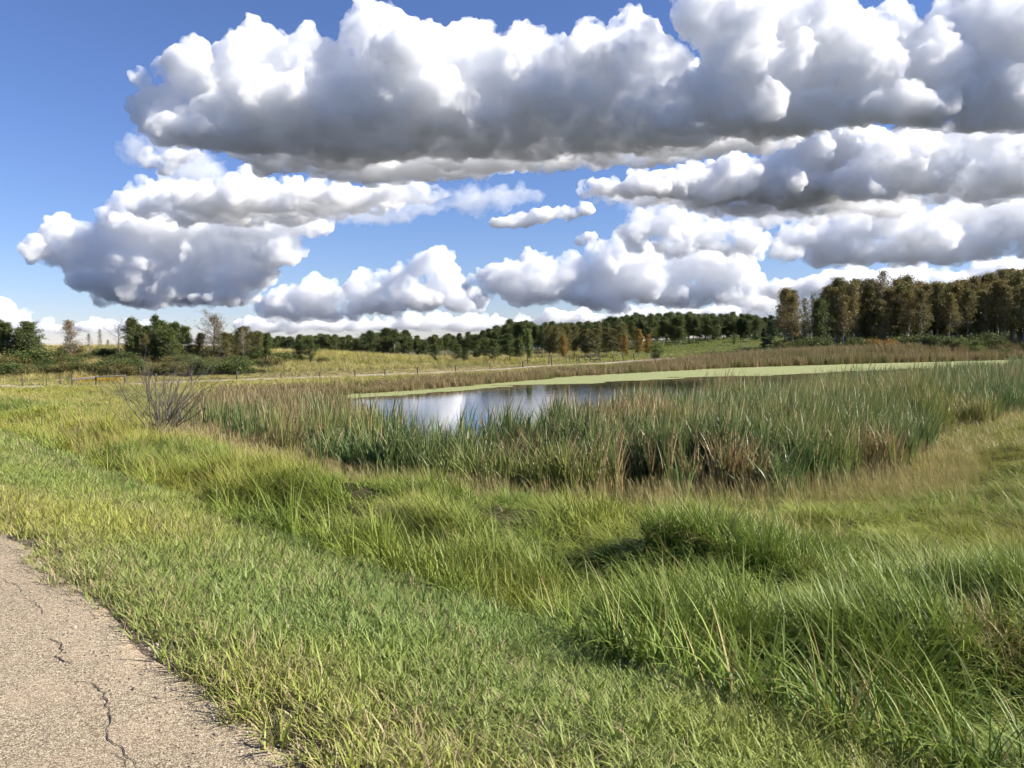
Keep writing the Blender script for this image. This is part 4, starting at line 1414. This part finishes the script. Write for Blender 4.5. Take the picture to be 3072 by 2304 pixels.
def make_cloud(label, alt, base_py, towers, slab='', mfp=42.0, seed=0, rough=1.0, kids=9, voxel=6.0, thick=0.24):
    """alt: height of the flat base in metres; base_py: image row of the base's near edge, which gives the distance.
    towers: x,y,rx,ry lumps above that edge; slab: x,y,rx,depth patches of the flat underside running back from it"""
    rg = np.random.default_rng(seed)
    towers, slab, base_py = nums(towers), nums(slab), base_py * K
    cx = float(np.mean([b[0] for b in towers + slab]))
    d = ray(cx, base_py)
    Y = (alt - CAM_Z) / d[2] * d[1]
    px = Y / FOCAL                       # metres per pixel at that distance
    C, S = [], []

    def lump(c, s, n, gen):
        C.append(c); S.append(s)
        if gen == 0:
            return
        for k in range(n):               # smaller lumps growing out of the lump, more of them on top
            v = rg.normal(size=3); v /= np.linalg.norm(v)
            if rg.random() < .75:
                v[2] = abs(v[2])
            q = rg.uniform(.3, .55) if gen == 2 else rg.uniform(.28, .5)
            lump(c + v * s * rg.uniform(.72, .95), np.full(3, (s[0] * s[1] * s[2]) ** (1 / 3) * q), 6, gen - 1)
    for (x, y, rx, ry) in towers:
        dep = 0.5 * (rx + ry)
        yy = Y + (dep * rg.uniform(.5, 1.3)) * px
        X, Z = at_y(x, y, yy)
        lump(np.array([X, yy, Z]), np.array([rx, dep, ry]) * px, kids, 2)
    for (x, y, rx, dp) in slab:
        X, yy = at_z(x, y, alt)
        q = yy / FOCAL
        lump(np.array([X, yy, alt + thick * rx * q]), np.array([rx, dp, rx * thick]) * q, 4, 1)
    C = np.array(C); S = np.array(S)
    V = (ICO_V[None] * S[:, None] + C[:, None]).reshape(-1, 3)
    low = V[:, 2] < alt                  # flat, slightly ragged underside
    V[low, 2] = alt + (V[low, 2] - alt) * .12
    F = (ICO_F[None] + (np.arange(len(C)) * len(ICO_V))[:, None, None]).reshape(-1, 3)
    o0 = np.array([at_y(cx, base_py, Y)[0], Y, alt])
    me = fast_mesh('cloud_shape', (V - o0) / px, F)          # in units of one pixel
    o = bpy.data.objects.new('cloud', me)
    COL.objects.link(o)
    m = o.modifiers.new('r', 'REMESH'); m.mode = 'VOXEL'; m.voxel_size = voxel; m.use_smooth_shade = True
    for kind, size, strength, mid in (('CLOUDS', 90, 60, .5), ('CLOUDS', 40, 34, .5), ('CLOUDS', 17, 24, .5), ('CLOUDS', 8, 12, .5)):
        t = bpy.data.textures.new('t', kind)
        t.noise_scale = size
        if kind == 'CLOUDS':
            t.noise_depth = 3
        m = o.modifiers.new('d', 'DISPLACE')
        m.texture = t; m.texture_coords = 'LOCAL'
        m.mid_level = mid
        m.strength = strength * rough * (-1 if kind == 'VORONOI' else 1)
    m = o.modifiers.new('r2', 'REMESH'); m.mode = 'VOXEL'; m.voxel_size = voxel * .6; m.use_smooth_shade = True
    dg = bpy.context.evaluated_depsgraph_get()
    me2 = bpy.data.meshes.new_from_object(o.evaluated_get(dg))
    me2.name = 'cloud'
    o.modifiers.clear()
    o.data = me2
    bpy.data.meshes.remove(me)
    me2.materials.clear()
    me2.materials.append(cloud_material(1.0 / (mfp * px)))
    o.location = o0
    o.scale = (px, px, px)
    tag(o, label, 'cloud', 'cumulus clouds')
    return o


make_cloud('huge towering white cumulus with a broad dark grey underside, seen beside open blue sky', 900, 300,
    '300,175,22,25 345,235,60,55 420,165,70,60 540,145,80,70 650,150,75,75 600,225,110,65 460,250,110,50 800,95,75,85 870,140,90,95 780,200,110,75 '
    '960,165,85,90 1020,105,50,65 1110,155,75,80 1000,235,120,60 1190,165,75,80 1290,160,75,80 1375,110,65,72 1440,165,60,65 1480,230,50,55 1230,240,140,60 1400,260,90,50 1080,230,130,70 1320,220,120,70 900,230,120,70 700,230,120,65',
    '430,315,130,60 560,335,190,80 680,370,200,70 800,345,230,110 840,400,190,60 960,390,170,60 1000,340,220,100 1150,345,220,80 1300,335,180,70 1430,315,140,60 1080,375,170,50 1220,370,130,40', seed=1)
make_cloud('bright ragged cumulus bank filling the sky above the brown aspen wood', 900, 265,
    '1520,30,75,70 1600,70,95,90 1700,60,90,80 1770,30,60,60 1820,90,80,80 1900,90,60,70 1960,150,90,80 1640,170,110,80 1780,180,120,70 1900,210,110,60 2050,130,80,80 2120,60,80,110 2210,90,90,150 2180,220,110,70 2330,120,130,130 1560,200,80,70 2050,230,110,50 1700,130,130,100 1850,170,130,90 2000,190,120,80 1620,240,110,60',
    '1560,290,150,70 1680,295,170,80 1480,340,150,50 1600,335,150,45 1800,275,170,60 1950,265,140,50 2150,280,130,60 2280,270,150,60 1380,360,140,35', seed=2)
make_cloud('stepped cumulus with white knobs and grey shelves above the dead tree and airy tree', 850, 655,
    '80,540,28,28 130,512,45,38 190,525,50,42 250,485,50,42 320,450,55,48 380,432,55,45 440,445,60,45 330,500,110,50 460,490,110,48 570,490,100,38 650,485,60,26 150,550,70,34 '
    '200,570,80,36 290,565,100,44 400,560,110,50 510,555,100,42 600,545,55,30 240,605,100,34 350,615,120,38 470,610,110,34 540,590,70,26 330,640,120,20 450,645,110,18',
    '', seed=3, voxel=5)
make_cloud('dark grey flat shelf hanging under the big cumulus', 900, 440,
    '470,440,110,40 560,440,120,44 660,440,110,40 760,440,90,30', '430,480,150,34 560,490,170,36 680,475,130,32 780,455,110,26 880,440,100,20', seed=4, voxel=5)
make_cloud('row of small heaped clouds above the distant treeline', 900, 690,
    '570,665,30,22 620,655,40,28 690,640,50,35 760,640,40,30 800,620,40,32 870,600,45,40 935,575,45,30 960,610,45,35 900,640,70,30 1000,655,50,25 820,665,80,20 650,680,90,14', '', seed=6, voxel=4.5)
make_cloud('wide heaped cumulus with white crown above the dark central wood', 900, 665,
    '1040,620,40,32 1090,600,50,40 1160,590,55,45 1230,600,50,40 1300,580,55,45 1380,560,60,45 1450,580,60,50 1530,570,60,45 1590,590,45,40 1150,640,70,25 1300,640,90,25 1450,640,90,25 1580,640,60,22 1390,600,90,45 1635,605,26,22 1660,650,34,15', '', seed=7, voxel=4.5)
make_cloud('two rounded white puffs floating above the heaped cumulus', 900, 560,
    '1380,500,35,30 1430,480,45,35 1490,500,50,35 1560,505,45,32 1610,505,40,30 1630,530,30,28 1460,530,50,22 1560,535,50,20', '', seed=8, voxel=4.5)
make_cloud('bright broken cloud field between the big cumulus and the heaps over the central wood', 900, 455,
    '1330,420,60,18 1420,425,70,22 1520,430,80,26 1620,440,80,26 1720,445,80,28 1820,440,80,34 1920,450,70,30 1680,470,60,18 1760,480,60,18', '', seed=21, voxel=4.5, mfp=60, rough=.9)
make_cloud('small frayed cloud between the rounded puffs and the lumpy grey cumulus', 900, 520,
    '1640,470,40,18 1690,465,45,22 1750,470,40,18 1600,460,35,12', '', seed=22, voxel=4, mfp=55, rough=.8)
make_cloud('thin white cloud streak in the blue gap', 900, 495,
    '1080,482,25,12 1130,475,35,14 1180,468,30,14 1225,462,32,16 1260,455,25,12', '', seed=9, voxel=4, rough=.45, mfp=18)
make_cloud('tiny white puff in the blue gap', 900, 530,
    '1255,518,14,9 1275,513,16,10 1295,519,14,8', '', seed=10, voxel=3.5, rough=.35, mfp=18)
make_cloud('lumpy grey and white cumulus above the brown wood', 900, 560,
    '1690,545,35,28 1730,510,45,40 1790,520,50,45 1860,490,60,45 1940,480,60,50 2010,500,60,40 2080,470,60,45 2160,480,60,45 2230,490,70,60 1830,550,90,25 2000,550,110,22 2150,530,90,25 2350,480,110,70',
    '1850,575,130,14 2020,570,140,14', seed=11, voxel=5)
make_cloud('bright broken cloud mass at mid height beside the ragged bank', 900, 440,
    '1300,410,60,14 1380,405,80,20 1480,400,80,26 1570,395,90,34 1650,385,90,42 1720,355,90,52 1790,335,90,52 1850,310,70,45 1690,410,100,34 1800,400,90,34 1560,420,100,20', '', seed=12, voxel=5, mfp=20)
make_cloud('grey hearted cloud with white rim at mid height over the wood', 900, 420,
    '1860,400,60,40 1900,370,70,60 1960,340,70,55 2040,310,70,40 2110,315,60,40 2010,380,80,45 2110,390,80,45 2190,360,80,60 2300,380,110,70 1880,420,50,25', '2000,440,120,25 2130,440,110,25', seed=13, voxel=5)
make_cloud('long low white cloud line on the horizon behind the central wood', 800, 712,
    '560,705,60,14 680,702,80,14 800,705,80,12 900,700,70,16 1000,703,80,14 1100,700,70,13 1250,688,90,13 1400,685,100,14 1540,680,90,16 1640,660,60,22', '', seed=14, voxel=4, rough=.5)
make_cloud('low white cloud at the edge of the wood', 800, 655,
    '1690,630,60,26 1780,620,70,24 1880,615,70,26 1950,600,60,26 2040,610,70,26 2150,600,80,30 2280,600,90,40', '', seed=15, voxel=4.5, rough=.7)
make_cloud('white cloud bank low behind the leafy trees left of the dead tree', 800, 715,
    '-60,690,60,40 0,690,45,28 40,690,28,24 120,712,50,14 200,708,60,16 290,712,50,14', '', seed=16, voxel=4, rough=.6)
make_cloud('torn white scrap of cloud beside the big grey cumulus', 900, 370,
    '320,340,22,18 345,350,20,14 400,345,24,16 430,335,26,14 375,360,22,12', '', seed=17, voxel=4, rough=.8, mfp=30)
# thin veils of mist drifting between the heaps
make_cloud('thin translucent veil of cloud between the ragged bank and the heaps below', 950, 470,
    '1450,440,120,26 1600,445,130,34 1760,440,130,40 1900,450,120,40 2050,440,130,44 2200,430,130,50', '', seed=18, voxel=6, mfp=420, kids=6)
make_cloud('faint torn veil beside the big cumulus', 950, 400,
    '310,330,50,26 360,300,60,40 420,370,80,34 480,420,70,26', '', seed=19, voxel=5, mfp=260, kids=8)
make_cloud('faint veil fraying from the end of the big cumulus underside', 950, 470,
    '700,470,80,20 800,460,90,22 900,450,80,20 1000,435,80,18 1100,425,80,16', '', seed=20, voxel=5, mfp=260, kids=8)
